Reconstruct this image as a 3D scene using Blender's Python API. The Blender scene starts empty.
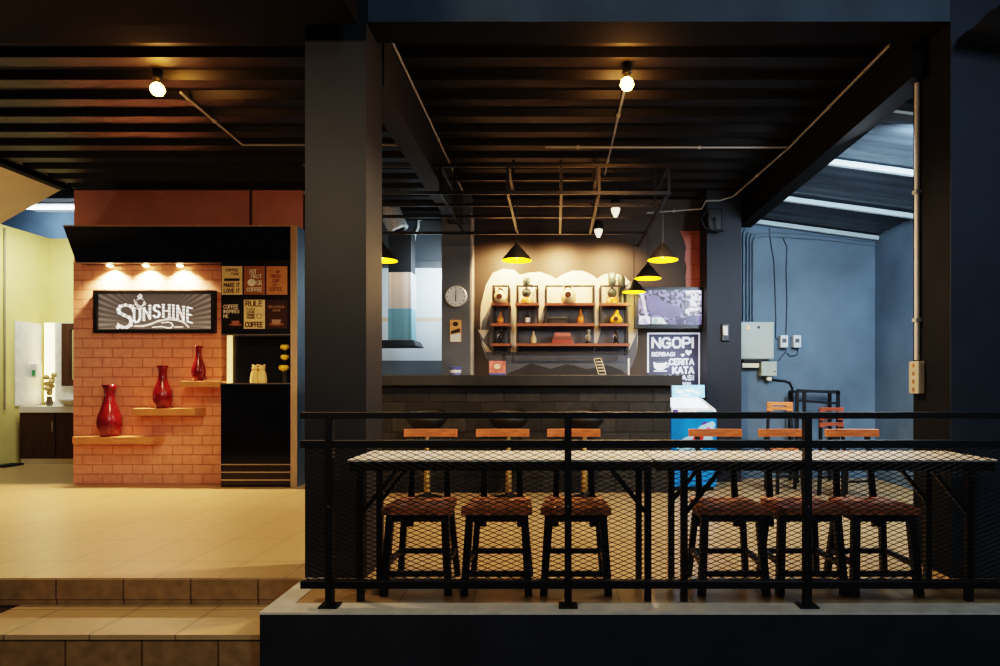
import bpy, math, random
from mathutils import Vector, Matrix
random.seed(7)
C = bpy.context.scene.collection
PI = math.pi
H = 1.2            # eye height above the bar floor
F, VX, VY = 640.0, 555.0, 386.0   # focal length (px of a 1000 px wide frame) and vanishing point


def P(x, y, Y):
    """point of the place seen at photo position x, y when it lies Y metres deep"""
    return Vector(((x - VX) * Y / F, Y, H + (VY - y) * Y / F))


def PX(x, Y): return (x - VX) * Y / F
def PZ(y, Y): return H + (VY - y) * Y / F

# ------------------------------------------------------------------ materials
def lin(c):
    out = []
    for v in c:
        v = v / 255.0
        out.append(v / 12.92 if v <= 0.04045 else ((v + 0.055) / 1.055) ** 2.4)
    return (out[0], out[1], out[2], 1.0)


def M(name, rgb, rough=0.5, metal=0.0, var=0.12, scale=9.0, bump=0.0, emit=None, es=0.0, stretch=None, spec=None):
    m = bpy.data.materials.new(name)
    m.use_nodes = True
    nt = m.node_tree
    b = nt.nodes['Principled BSDF']
    b.inputs['Roughness'].default_value = rough
    b.inputs['Metallic'].default_value = metal
    if spec is not None:
        b.inputs['Specular IOR Level'].default_value = spec
    tc = nt.nodes.new('ShaderNodeTexCoord')
    mp = nt.nodes.new('ShaderNodeMapping')
    if stretch:
        mp.inputs['Scale'].default_value = stretch
    nz = nt.nodes.new('ShaderNodeTexNoise')
    nz.inputs['Scale'].default_value = scale
    nz.inputs['Detail'].default_value = 4
    cr = nt.nodes.new('ShaderNodeValToRGB')
    c = lin(rgb)
    cr.color_ramp.elements[0].position = 0.3
    cr.color_ramp.elements[1].position = 0.7
    cr.color_ramp.elements[0].color = tuple(max(0, v * (1 - var)) for v in c[:3]) + (1,)
    cr.color_ramp.elements[1].color = tuple(min(1, v * (1 + var)) for v in c[:3]) + (1,)
    L = nt.links.new
    L(tc.outputs['Object'], mp.inputs['Vector'])
    L(mp.outputs['Vector'], nz.inputs['Vector'])
    L(nz.outputs['Fac'], cr.inputs['Fac'])
    L(cr.outputs['Color'], b.inputs['Base Color'])
    if bump:
        bp = nt.nodes.new('ShaderNodeBump')
        bp.inputs['Strength'].default_value = bump
        bp.inputs['Distance'].default_value = 0.01
        L(nz.outputs['Fac'], bp.inputs['Height'])
        L(bp.outputs['Normal'], b.inputs['Normal'])
    if emit:
        b.inputs['Emission Color'].default_value = lin(emit)
        b.inputs['Emission Strength'].default_value = es
    return m


def brick_mat(name, c1, c2, mortar, bw, rh, ms, axes='xz', rough=0.6, bump=0.6, offset=0.5, bias=0.0, shift=(0, 0), smooth=0.15, noise=0.15, spec=None):
    m = bpy.data.materials.new(name)
    m.use_nodes = True
    nt = m.node_tree
    L = nt.links.new
    b = nt.nodes['Principled BSDF']
    b.inputs['Roughness'].default_value = rough
    if spec is not None:
        b.inputs['Specular IOR Level'].default_value = spec
    ge = nt.nodes.new('ShaderNodeNewGeometry')
    sp = nt.nodes.new('ShaderNodeSeparateXYZ')
    cb = nt.nodes.new('ShaderNodeCombineXYZ')
    L(ge.outputs['Position'], sp.inputs[0])
    idx = {'x': 0, 'y': 1, 'z': 2}
    for k, a in enumerate(axes):
        ad = nt.nodes.new('ShaderNodeMath')
        ad.operation = 'ADD'
        ad.inputs[1].default_value = shift[k]
        L(sp.outputs[idx[a]], ad.inputs[0])
        L(ad.outputs[0], cb.inputs[k])
    br = nt.nodes.new('ShaderNodeTexBrick')
    br.offset = offset
    br.inputs['Scale'].default_value = 1.0
    br.inputs['Brick Width'].default_value = bw
    br.inputs['Row Height'].default_value = rh
    br.inputs['Mortar Size'].default_value = ms
    br.inputs['Mortar Smooth'].default_value = smooth
    br.inputs['Bias'].default_value = bias
    br.inputs['Color1'].default_value = lin(c1)
    br.inputs['Color2'].default_value = lin(c2)
    br.inputs['Mortar'].default_value = lin(mortar)
    L(cb.outputs[0], br.inputs['Vector'])
    nz = nt.nodes.new('ShaderNodeTexNoise')
    nz.inputs['Scale'].default_value = 14
    nz.inputs['Detail'].default_value = 5
    L(ge.outputs['Position'], nz.inputs['Vector'])
    mx = nt.nodes.new('ShaderNodeMixRGB')
    mx.blend_type = 'MULTIPLY'
    mx.inputs[0].default_value = 1
    cr = nt.nodes.new('ShaderNodeValToRGB')
    cr.color_ramp.elements[0].position = 0.3
    cr.color_ramp.elements[1].position = 0.7
    cr.color_ramp.elements[0].color = (1 - noise,) * 3 + (1,)
    cr.color_ramp.elements[1].color = (1, 1, 1, 1)
    L(nz.outputs['Fac'], cr.inputs['Fac'])
    L(br.outputs['Color'], mx.inputs[1])
    L(cr.outputs['Color'], mx.inputs[2])
    L(mx.outputs[0], b.inputs['Base Color'])
    iv = nt.nodes.new('ShaderNodeMath')
    iv.operation = 'MULTIPLY_ADD'
    iv.inputs[1].default_value = -1
    iv.inputs[2].default_value = 1
    L(br.outputs['Fac'], iv.inputs[0])
    ad = nt.nodes.new('ShaderNodeMath')
    ad.operation = 'MULTIPLY_ADD'
    ad.inputs[1].default_value = 0.12
    L(nz.outputs['Fac'], ad.inputs[0])
    L(iv.outputs[0], ad.inputs[2])
    bp = nt.nodes.new('ShaderNodeBump')
    bp.inputs['Strength'].default_value = bump
    bp.inputs['Distance'].default_value = 0.012
    L(ad.outputs[0], bp.inputs['Height'])
    L(bp.outputs['Normal'], b.inputs['Normal'])
    return m


def zband_mat(name, stops, rough=0.5):
    """horizontal paint bands: list of (from z, colour)"""
    m = bpy.data.materials.new(name)
    m.use_nodes = True
    nt = m.node_tree
    L = nt.links.new
    b = nt.nodes['Principled BSDF']
    b.inputs['Roughness'].default_value = rough
    ge = nt.nodes.new('ShaderNodeNewGeometry')
    sp = nt.nodes.new('ShaderNodeSeparateXYZ')
    L(ge.outputs['Position'], sp.inputs[0])
    dv = nt.nodes.new('ShaderNodeMath')
    dv.operation = 'DIVIDE'
    dv.inputs[1].default_value = 4.0
    L(sp.outputs[2], dv.inputs[0])
    cr = nt.nodes.new('ShaderNodeValToRGB')
    cr.color_ramp.interpolation = 'CONSTANT'
    e = cr.color_ramp.elements
    e[0].position = stops[0][0] / 4.0
    e[0].color = lin(stops[0][1])
    e[1].position = stops[1][0] / 4.0
    e[1].color = lin(stops[1][1])
    for z, c in stops[2:]:
        k = e.new(z / 4.0)
        k.color = lin(c)
    L(dv.outputs[0], cr.inputs['Fac'])
    L(cr.outputs['Color'], b.inputs['Base Color'])
    return m


def ray_mat(name, cx, cz):
    """sunburst print: grey board with paler rays fanning out from cx, cz"""
    m = bpy.data.materials.new(name)
    m.use_nodes = True
    nt = m.node_tree
    L = nt.links.new
    b = nt.nodes['Principled BSDF']
    b.inputs['Roughness'].default_value = 0.45
    ge = nt.nodes.new('ShaderNodeNewGeometry')
    sp = nt.nodes.new('ShaderNodeSeparateXYZ')
    L(ge.outputs['Position'], sp.inputs[0])

    def math_(op, a, bb=None):
        n = nt.nodes.new('ShaderNodeMath')
        n.operation = op
        for i, v in enumerate((a, bb)):
            if v is None:
                continue
            if isinstance(v, (int, float)):
                n.inputs[i].default_value = v
            else:
                L(v, n.inputs[i])
        return n.outputs[0]
    dx = math_('SUBTRACT', sp.outputs[0], cx)
    dz = math_('SUBTRACT', sp.outputs[2], cz)
    an = math_('ARCTAN2', dz, dx)
    si = math_('SINE', math_('MULTIPLY', an, 64.0))
    nz = nt.nodes.new('ShaderNodeTexNoise')
    nz.inputs['Scale'].default_value = 6
    L(ge.outputs['Position'], nz.inputs['Vector'])
    rr = math_('SQRT', math_('ADD', math_('MULTIPLY', dx, dx), math_('MULTIPLY', dz, dz)))
    wt = math_('MULTIPLY', math_('ADD', math_('MULTIPLY', si, 0.5), 0.5), math_('MULTIPLY', math_('SUBTRACT', rr, 0.22), 1.7))
    cr = nt.nodes.new('ShaderNodeValToRGB')
    cr.color_ramp.elements[0].color = lin((124, 121, 120))
    cr.color_ramp.elements[1].color = lin((196, 193, 190))
    cr.color_ramp.elements[0].position = 0.25
    cr.color_ramp.elements[1].position = 0.95
    L(wt, cr.inputs['Fac'])
    L(cr.outputs['Color'], b.inputs['Base Color'])
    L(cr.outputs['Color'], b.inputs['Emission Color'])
    b.inputs['Emission Strength'].default_value = 0.12  # faint glow added to lighten the board, which holds no lamp
    return m

# ------------------------------------------------------------------ mesh builder
class MB:
    def __init__(s): s.v, s.f, s.sm = [], [], []

    def add(s, vs, fs, smooth=False):
        o = len(s.v)
        s.v += [Vector(v) for v in vs]
        s.f += [tuple(i + o for i in f) for f in fs]
        s.sm += [smooth] * len(fs)
        return s

    def box(s, x0, x1, y0, y1, z0, z1):
        if x0 > x1: x0, x1 = x1, x0
        if y0 > y1: y0, y1 = y1, y0
        if z0 > z1: z0, z1 = z1, z0
        v = [(x0, y0, z0), (x1, y0, z0), (x1, y1, z0), (x0, y1, z0), (x0, y0, z1), (x1, y0, z1), (x1, y1, z1), (x0, y1, z1)]
        return s.add(v, [(3, 2, 1, 0), (4, 5, 6, 7), (0, 1, 5, 4), (1, 2, 6, 5), (2, 3, 7, 6), (3, 0, 4, 7)])

    def hexa(s, v):
        """eight corners: bottom loop then top loop (seen from above, anticlockwise)"""
        return s.add(v, [(3, 2, 1, 0), (4, 5, 6, 7), (0, 1, 5, 4), (1, 2, 6, 5), (2, 3, 7, 6), (3, 0, 4, 7)])

    def bar(s, p, q, w, h=None, w2=None, h2=None):
        p, q = Vector(p), Vector(q)
        h = h or w
        w2 = w2 or w
        h2 = h2 or h
        d = (q - p).normalized()
        up = Vector((0, 0, 1)) if abs(d.z) < 0.75 else Vector((0, 1, 0))
        a = d.cross(up).normalized()
        b = a.cross(d).normalized()
        v = []
        for c, ww, hh in ((p, w, h), (q, w2, h2)):
            for i, j in ((-1, -1), (1, -1), (1, 1), (-1, 1)):
                v.append(c + a * (i * ww / 2) + b * (j * hh / 2))
        return s.add(v, [(3, 2, 1, 0), (4, 5, 6, 7), (0, 1, 5, 4), (1, 2, 6, 5), (2, 3, 7, 6), (3, 0, 4, 7)])

    def tube(s, pts, r, n=8):
        pts = [Vector(p) for p in pts]
        rings = []
        t = (pts[1] - pts[0]).normalized()
        up = Vector((0, 0, 1)) if abs(t.z) < 0.9 else Vector((1, 0, 0))
        a = t.cross(up).normalized()
        for i, p in enumerate(pts):
            if i == 0: t = pts[1] - pts[0]
            elif i == len(pts) - 1: t = pts[-1] - pts[-2]
            else: t = (pts[i + 1] - pts[i]).normalized() + (pts[i] - pts[i - 1]).normalized()
            t.normalize()
            a = (a - t * a.dot(t))
            a.normalize()
            b = t.cross(a)
            rr = r[i] if isinstance(r, (list, tuple)) else r
            rings.append([p + (a * math.cos(2 * PI * k / n) + b * math.sin(2 * PI * k / n)) * rr for k in range(n)])
        v = [x for ring in rings for x in ring]
        f = []
        for i in range(len(pts) - 1):
            for k in range(n):
                f.append((i * n + k, i * n + (k + 1) % n, (i + 1) * n + (k + 1) % n, (i + 1) * n + k))
        s.add(v, f, True)
        s.add(rings[0], [tuple(reversed(range(n)))])
        s.add(rings[-1], [tuple(range(n))])
        return s

    def cyl(s, p, q, r, r2=None, n=16):
        return s.tube([p, q], [r, r if r2 is None else r2], n)

    def lathe(s, c, prof, n=24, axis='z', cap=True):
        c = Vector(c)
        v = []
        for r, z in prof:
            for k in range(n):
                a = 2 * PI * k / n
                if axis == 'z': v.append(c + Vector((r * math.cos(a), r * math.sin(a), z)))
                else: v.append(c + Vector((r * math.cos(a), z, r * math.sin(a))))
        f = []
        for i in range(len(prof) - 1):
            for k in range(n):
                f.append((i * n + k, i * n + (k + 1) % n, (i + 1) * n + (k + 1) % n, (i + 1) * n + k))
        s.add(v, f, True)
        if cap:
            if prof[0][0] > 1e-4: s.add(v[:n], [tuple(reversed(range(n)))])
            if prof[-1][0] > 1e-4: s.add(v[-n:], [tuple(range(n))])
        return s

    def ball(s, c, rx, ry=None, rz=None, n=16, m=10):
        ry = ry or rx
        rz = rz or rx
        c = Vector(c)
        v = []
        for i in range(m + 1):
            t = PI * i / m
            for k in range(n):
                a = 2 * PI * k / n
                v.append(c + Vector((rx * math.sin(t) * math.cos(a), ry * math.sin(t) * math.sin(a), -rz * math.cos(t))))
        f = []
        for i in range(m):
            for k in range(n):
                f.append((i * n + k, i * n + (k + 1) % n, (i + 1) * n + (k + 1) % n, (i + 1) * n + k))
        return s.add(v, f, True)

    def prism(s, poly, y0, y1):
        """polygon in x, z carried from y0 (front) to y1"""
        n = len(poly)
        v = [(x, y0, z) for x, z in poly] + [(x, y1, z) for x, z in poly]
        f = [tuple(range(n)), tuple(reversed(range(n, 2 * n)))]
        f += [((i + 1) % n, i, i + n, (i + 1) % n + n) for i in range(n)]
        return s.add(v, f)

    def build(s, name, mat, parent=None, bevel=0.0):
        me = bpy.data.meshes.new(name)
        o = Vector((0, 0, 0))
        q = parent
        while q is not None:
            o = o + q.location
            q = q.parent
        me.from_pydata([v - o for v in s.v], [], s.f)
        me.polygons.foreach_set('use_smooth', s.sm)
        import bmesh
        bm = bmesh.new()
        bm.from_mesh(me)
        bmesh.ops.recalc_face_normals(bm, faces=bm.faces)
        bm.to_mesh(me)
        bm.free()
        me.materials.append(mat)
        ob = bpy.data.objects.new(name, me)
        C.objects.link(ob)
        if parent is not None: ob.parent = parent
        if bevel:
            md = ob.modifiers.new('bevel', 'BEVEL')
            md.width = bevel
            md.segments = 2
            md.limit_method = 'ANGLE'
        return ob


def thing(name, label, cat, loc, group=None):
    o = bpy.data.objects.new(name, None)
    o.empty_display_size = 0.05
    C.objects.link(o)
    o.location = loc
    o['label'] = label
    o['category'] = cat
    if group: o['group'] = group
    return o


def tag(o, label, cat, group=None):
    o['label'] = label
    o['category'] = cat
    if group: o['group'] = group
    return o


def struct(o):
    o['kind'] = 'structure'
    return o


def dup(root, loc, label, rotz=0, group=None):
    r = root.copy()
    C.objects.link(r)
    r.location = loc
    r.rotation_euler = (0, 0, rotz)
    r['label'] = label
    if group: r['group'] = group
    for ch in list(root.children):
        c = ch.copy()
        C.objects.link(c)
        c.parent = r
        for g in ch.children:
            d = g.copy()
            C.objects.link(d)
            d.parent = c
    return r

# ------------------------------------------------------------------ stroke lettering
G = {
    'A': (.72, [[(0, 0), (.36, 1), (.72, 0)], [(.14, .34), (.58, .34)]]),
    'B': (.64, [[(0, 0), (0, 1), (.38, 1), (.55, .9), (.55, .64), (.4, .53), (0, .53)], [(.4, .53), (.62, .42), (.62, .12), (.42, 0), (0, 0)]]),
    'C': (.66, [[(.64, .8), (.5, .97), (.2, .97), (.02, .75), (.02, .25), (.2, .03), (.5, .03), (.64, .2)]]),
    'D': (.66, [[(0, 0), (0, 1), (.35, 1), (.62, .78), (.62, .22), (.35, 0), (0, 0)]]),
    'E': (.56, [[(.55, 0), (0, 0), (0, 1), (.55, 1)], [(0, .52), (.46, .52)]]),
    'F': (.54, [[(0, 0), (0, 1), (.54, 1)], [(0, .5), (.44, .5)]]),
    'G': (.7, [[(.66, .8), (.5, .97), (.2, .97), (.02, .75), (.02, .25), (.2, .03), (.5, .03), (.68, .2), (.68, .46), (.4, .46)]]),
    'H': (.64, [[(0, 0), (0, 1)], [(.64, 0), (.64, 1)], [(0, .5), (.64, .5)]]),
    'I': (.06, [[(.03, 0), (.03, 1)]]),
    'K': (.62, [[(0, 0), (0, 1)], [(.6, 1), (0, .42)], [(.18, .58), (.62, 0)]]),
    'L': (.54, [[(0, 1), (0, 0), (.54, 0)]]),
    'M': (.8, [[(0, 0), (0, 1), (.4, .35), (.8, 1), (.8, 0)]]),
    'N': (.66, [[(0, 0), (0, 1), (.66, 0), (.66, 1)]]),
    'O': (.7, [[(.2, .02), (.02, .25), (.02, .75), (.2, .98), (.5, .98), (.68, .75), (.68, .25), (.5, .02), (.2, .02)]]),
    'P': (.6, [[(0, 0), (0, 1), (.4, 1), (.6, .86), (.6, .58), (.4, .44), (0, .44)]]),
    'R': (.62, [[(0, 0), (0, 1), (.4, 1), (.58, .86), (.58, .6), (.4, .47), (0, .47)], [(.34, .47), (.62, 0)]]),
    'S': (.62, [[(.58, .83), (.44, .97), (.17, .97), (.03, .82), (.05, .64), (.2, .54), (.44, .47), (.59, .35), (.6, .16), (.44, .03), (.16, .03), (.0, .18)]]),
    'T': (.64, [[(0, 1), (.64, 1)], [(.32, 1), (.32, 0)]]),
    'U': (.64, [[(0, 1), (0, .25), (.16, .02), (.48, .02), (.64, .25), (.64, 1)]]),
    'V': (.68, [[(0, 1), (.34, 0), (.68, 1)]]),
    'Y': (.66, [[(0, 1), (.33, .48), (.66, 1)], [(.33, .48), (.33, 0)]]),
    ' ': (.3, []),
}


def ribbon(mb, pts, w, y, wf=None):
    """flat painted stroke in the plane Y = y through points (x, z)"""
    for (x0, z0), (x1, z1) in zip(pts, pts[1:]):
        d = Vector((x1 - x0, z1 - z0))
        if d.length < 1e-6: continue
        d.normalize()
        ww = w if wf is None else wf(abs(d.y)) * w
        nx, nz = -d.y * ww / 2, d.x * ww / 2
        ex, ez = d.x * ww * .3, d.y * ww * .3
        mb.add([(x0 + nx - ex, y, z0 + nz - ez), (x0 - nx - ex, y, z0 - nz - ez), (x1 - nx + ex, y, z1 - nz + ez), (x1 + nx + ex, y, z1 + nz + ez)], [(0, 1, 2, 3)])


def text_width(t, gap=.2): return sum(G[c][0] + gap for c in t) - gap


def write(mb, t, x0, x1, z0, z1, y, w, warp=None, gap=.22, wf=None, serif=0):
    """lettering filling the box x0..x1, z0..z1 at depth y"""
    tw = text_width(t, gap)
    u = 0
    for c in t:
        gw, strokes = G[c]
        for st in strokes:
            dense = []
            for a, b in zip(st, st[1:]):
                for k in range(4): dense.append((a[0] + (b[0] - a[0]) * k / 4, a[1] + (b[1] - a[1]) * k / 4))
            dense.append(st[-1])
            if not warp: dense = st
            pts = []
            for a, b in dense:
                fx = (u + a) / tw
                if warp: pts.append(warp(fx, b))
                else: pts.append((x0 + (x1 - x0) * fx, z0 + (z1 - z0) * b))
            ribbon(mb, pts, w, y, wf)
            if serif:
                for e, n in ((pts[0], pts[1]), (pts[-1], pts[-2])):
                    if abs(e[1] - n[1]) > abs(e[0] - n[0]):
                        ribbon(mb, [(e[0] - serif, e[1]), (e[0] + serif, e[1])], w * .55, y)
        u += gw + gap
    return mb


def disc(mb, cx, cz, rx, rz, y, n=24, a0=0, a1=2 * PI):
    pts = [(cx + rx * math.cos(a0 + (a1 - a0) * k / n), y, cz + rz * math.sin(a0 + (a1 - a0) * k / n)) for k in range(n + (0 if a1 - a0 > 6.2 else 1))]
    return mb.add(pts, [tuple(range(len(pts)))])


def flat(mb, pts, y): return mb.add([(x, y, z) for x, z in pts], [tuple(range(len(pts)))])
def pxz(pts, Y): return [(PX(x, Y), PZ(y, Y)) for x, y in pts]

# ------------------------------------------------------------------ palette
NAVY = M('blue black wall paint', (34, 36, 41), .55, var=.18, scale=3, bump=.06)
NAVYR = M('dark column paint', (23, 26, 32), .8, spec=.15, var=.18, scale=3, bump=.06)
NAVYF = M('plinth paint', (36, 40, 46), .45, var=.2, scale=4, bump=.05)
BEAMBLK = M('black beam paint', (11, 11, 12), .7, spec=.15, var=.2, scale=4)
DECK = M('dark steel deck', (12, 9, 8), .5, 0, spec=.3, var=.2, scale=3)
BLACK = M('satin black', (20, 20, 21), .35, var=.15)
IRON = M('black powder coat', (11, 11, 12), .45, var=.2, scale=20, bump=.04)
BLKGLOSS = M('gloss black laminate', (14, 14, 15), .12, var=.1)
TILE = brick_mat('cream floor tiles', (172, 146, 106), (178, 152, 112), (124, 102, 72), .41, .62, .004, 'xy', .33, .1, 0.0, shift=(.05, .58), smooth=.2, noise=.1)
RISER = brick_mat('pebbled riser tiles', (150, 122, 84), (158, 130, 92), (96, 76, 52), .42, 1.0, .006, 'xz', .55, .25, 0, shift=(.17, .5), noise=.35)
TREAD = brick_mat('cream tread tiles', (172, 148, 108), (178, 154, 114), (122, 102, 74), .47, .6, .005, 'xy', .4, .12, 0, shift=(.2, .3), noise=.12)
CURB = M('grey curb screed', (196, 194, 182), .5, var=.12, scale=12)
BRICK = brick_mat('peach painted brick', (224, 160, 132), (230, 166, 138), (200, 134, 106), .245, .119, .007, 'xz', .5, .9, .5, shift=(.03, 0), smooth=.4, noise=.16)
SALMON = M('salmon plaster', (206, 146, 130), .55, var=.08, scale=4)
JOINT = M('dark joint', (90, 46, 36), .7)
WOODEDGE = M('pale plywood edge', (170, 146, 116), .5, var=.18, scale=12, stretch=(8, 8, .6))
BLUESIDE = M('grey blue laminate', (74, 92, 108), .4)
STEEL = M('brushed aluminium trim', (176, 172, 164), .3, .85, var=.08)
YELLOWW = M('pale yellow wall', (222, 214, 146), .6, var=.05, scale=3)
CREAMS = M('cream soffit plaster', (206, 192, 156), .7, var=.06, scale=3)
BLUEW = M('slate blue wall paint', (88, 108, 126), .6, var=.24, scale=1.6, bump=.12)
BARWALL = M('charcoal wall paint', (66, 54, 45), .65, var=.14, scale=3, bump=.08)
PILLARG = M('grey pillar paint', (92, 98, 108), .6, var=.1, scale=4)
STONE = brick_mat('dark stone cladding', (56, 55, 52), (28, 28, 27), (18, 16, 15), .42, .17, .006, 'xz', .55, 1.0, .37, noise=.5)
TOPSLAB = M('dark grey worktop', (44, 46, 48), .4, var=.12)
ORANGEW = M('orange varnished wood', (206, 122, 72), .35, var=.3, scale=7, stretch=(1.2, 8, 8))
SEATW = M('brown varnished seat wood', (176, 114, 70), .5, var=.45, scale=6, stretch=(7, 1, 7))
TABLEW = M('white laminate tabletop', (240, 234, 222), .35, var=.05, scale=6)
WHITE = M('white paint', (232, 232, 230), .5, var=.03)
CREAM = M('cream plastic', (226, 214, 186), .45, var=.04)
PIPEW = M('white pvc conduit', (150, 154, 156), .45, var=.06)
REDV = M('red glazed ceramic', (112, 24, 30), .2, var=.3, scale=9)
CHROME = M('chrome', (200, 196, 188), .15, 1.0, var=.03)
GOLDP = M('brassy pedestal', (176, 142, 84), .4, .6, var=.12)

# ------------------------------------------------------------------ the shell
CY = 4.0                                    # front of the columns and of the upper floor
XL, XR = -1.5625, 2.469                     # outer side of one column, inner side of the other
CEIL = 3.65

# floor of the place, one L shape
fl = MB()
fl.box(-14, XL, CY, 13.2, -.12, 0)
fl.box(XL, 4.6, 3.53, 13.2, -.12, 0)
struct(fl.build('floor', TILE))
pl = MB().box(XL + .002, 6, 3.383, 8.4, -1.0, -.121)
pl.box(XL + .002, 6, 3.383, 3.529, -.121, -.008)
struct(pl.build('platform', NAVYF))
cu = MB().box(XL + .001, 6, 3.38, 3.528, -.008, .004)
cu.box(XL + .001, XL + .13, 3.53, CY - .002, -.03, .004)
struct(cu.build('trim_1', CURB))
st = MB().box(-14, XL, CY - .005, CY + .5, -.6, -.121)
st.box(-14, XL, CY - .012, CY, -.13, -.006)
struct(st.build('step', RISER))
tr = MB().box(-3.325, XL, 3.505, CY - .012, -.19, -.1625)
struct(tr.build('trim_2', TREAD))
s2 = MB().box(-3.31, XL, 3.516, CY - .013, -1.0, -.19)
struct(s2.build('step', RISER))
gr = MB().box(-14, -3.327, -1, CY - .013, -.3, -.166)
gr.box(-3.326, XL, -1, 3.514, -.6, -.5)
gr.box(XL, 6, -1, 3.38, -.8, -.7)
struct(gr.build('ground', M('dark paving', (34, 24, 20), .6, var=.3)))

# columns and beams
c1 = MB().box(XL, -1.18, CY, 4.366, 0, CEIL)
c1.box(XL, -1.18, CY, 4.366, 0, CEIL)
struct(MB().box(XL, -1.18, CY, 4.366, 0, CEIL + .2).build('column', NAVY))
struct(MB().box(XR, 2.86, CY, 4.41, 0, CEIL + .2).build('column', NAVYR))
struct(MB().box(-1.18, 6.2, CY + .002, 4.245, 3.475, 4.3).build('beam', NAVYR))
struct(MB().box(-14, XL, CY + .002, 4.245, 3.475, 4.3).build('beam', NAVYR))
struct(MB().box(-14, -1.17, 2.9, 3.79, 3.34, 3.8).build('beam', BEAMBLK))
struct(MB().box(-1.345, -1.165, 4.367, 9.49, 3.25, CEIL + .02).build('beam', M('beam brown grey', (30, 27, 26), .6, var=.15)))
struct(MB().box(2.37, 2.53, 4.411, 8.28, 3.25, CEIL + .1).box(2.37, 2.467, 4.246, 4.411, 3.25, CEIL + .1).build('beam', BEAMBLK))
LITBEAM = M('beam front with cool light painted in', (72, 86, 98), .6, var=.25, scale=2)  # bluish outside light on the beam front, put into the colour
LITCOL = M('column front with cool light painted in', (38, 48, 60), .6, var=.2, scale=2)  # the column's front face as lit from outside, painted lighter than its sides
struct(MB().box(-1.168, XR - .001, CY - .006, CY + .001, 3.476, 4.3).build('trim_10', LITBEAM))  # thin plate added so only the beam's front looks lit
struct(MB().box(XR + .001, 2.86, CY - .006, CY - .0005, .005, 4.3).build('trim_11', LITCOL))  # thin plate added to carry the lit tone of the column front
struct(MB().box(-6.1, -5.97, 4.25, 7.83, 3.6, CEIL + .02).build('beam', BEAMBLK))

# corrugated steel deck ceiling
dk = MB()
y, per = 4.25, .35
pr = []
while y < 9.6:
    pr += [(y, CEIL + .06), (y + .13, CEIL + .06), (y + .17, CEIL), (y + .31, CEIL)]
    y += per
X0, X1 = -5.98, 2.38
vs = [(X0, a, b) for a, b in pr] + [(X1, a, b) for a, b in pr]
n = len(pr)
dk.add(vs, [(i, i + 1, i + 1 + n, i + n) for i in range(n - 1)])
ts = [(X0, 4.25, CEIL + .12), (X1, 4.25, CEIL + .12), (X1, 9.6, CEIL + .12), (X0, 9.6, CEIL + .12)]
dk.add(ts, [(0, 1, 2, 3)])
struct(dk.build('ceiling', DECK))

# walls of the bar side
BY = 8.4
wb = struct(MB().box(-1.43, 2.35, BY, BY + .12, 0, CEIL).build('wall_back', BARWALL))
CLOUD = M('cream cloud paint', (214, 200, 178), .7, var=.05)
MGREY = M('grey mural paint', (100, 102, 108), .7, var=.08)
MDARK = M('mountain mural paint', (60, 58, 57), .7, var=.08)
pts = [(480, 325), (481, 305), (486, 285), (493, 273), (503, 269), (514, 270), (520, 275), (528, 273), (540, 272), (551, 276), (556, 279), (562, 275), (572, 271), (583, 271), (592, 275), (597, 279), (603, 275), (612, 273), (624, 276), (632, 284), (637, 300), (638, 330), (637, 352), (632, 366), (625, 374), (600, 378), (520, 378), (500, 374), (488, 362), (482, 345)]
flat(MB(), pxz(pts, BY), BY - .003).build('cloud_mural', CLOUD, wb)
mg = MB()
for q in ([(491, 305), (509, 305), (511, 330), (508, 354), (494, 354), (480, 338), (482, 322)], [(517, 305), (538, 305), (535, 326), (517, 330)], [(546, 305), (594, 305), (594, 354), (517, 354), (517, 328), (542, 328)], [(600, 305), (628, 305), (629, 354), (594, 354), (601, 330)]):
    flat(mg, pxz(q, BY), BY - .006)
flat(mg, pxz([(479, 333), (486, 352), (508, 352), (628, 352), (637, 333), (637, 352), (632, 366), (625, 376), (500, 376), (488, 362)], BY), BY - .0045)
mg.build('grey_mural_patches', MGREY, wb)
flat(MB(), pxz([(500, 378), (511, 372), (521, 368), (531, 363), (541, 366), (551, 369), (560, 366), (567, 364), (576, 366), (585, 369), (596, 368), (607, 365), (621, 370), (630, 378)], BY), BY - .008).build('mountain_mural', MDARK, wb)
flat(MB(), pxz([(478, 330), (489, 330), (483.5, 339)], BY), BY - .008).build('triangle_mural', CLOUD, wb)
BRK2 = brick_mat('salmon brick mural', (178, 108, 94), (184, 112, 98), (140, 82, 72), .26, .2, .004, 'xz', .6, .1, .5, noise=.08)
flat(MB(), pxz([(680, 231), (684, 240), (686, 247), (684.5, 259), (686.6, 268), (685.5, 277), (686, 290), (709, 290), (709, 231)], BY), BY - .004).build('brick_mural', BRK2, wb)
struct(MB().box(-1.435, -1.076, 8.1, BY - .001, 0, CEIL).build('column', PILLARG))
struct(MB().box(1.9, 2.33, 8.0, BY - .001, 0, CEIL).build('column', M('dark slate pillar paint', (25, 28, 38), .6, var=.12, scale=4)))
struct(MB().box(-1.075, -1.06, 8.15, BY - .001, 1.2, 3.4).build('trim_3', M('pale corner strip', (170, 164, 156), .5)))
# kitchen behind
KY = 9.5
kit = zband_mat('kitchen wall paint', [(0, (90, 100, 108)), (1.57, (206, 220, 228)), (2.15, (206, 190, 160)), (2.205, (206, 220, 228)), (2.97, (66, 74, 80))])
struct(MB().box(-3.1, -1.2, KY, KY + .1, 0, CEIL + .3).build('wall_kitchen', kit))
struct(MB().box(-3.1, -3.0, 8.0, KY, 0, CEIL + .3).build('wall_kitchen_side', kit))
struct(MB().box(-3.0, -1.2, KY - .1, KY - .001, 2.95, 3.03).build('trim_4', M('grey ledge', (70, 76, 80), .5)))
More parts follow.
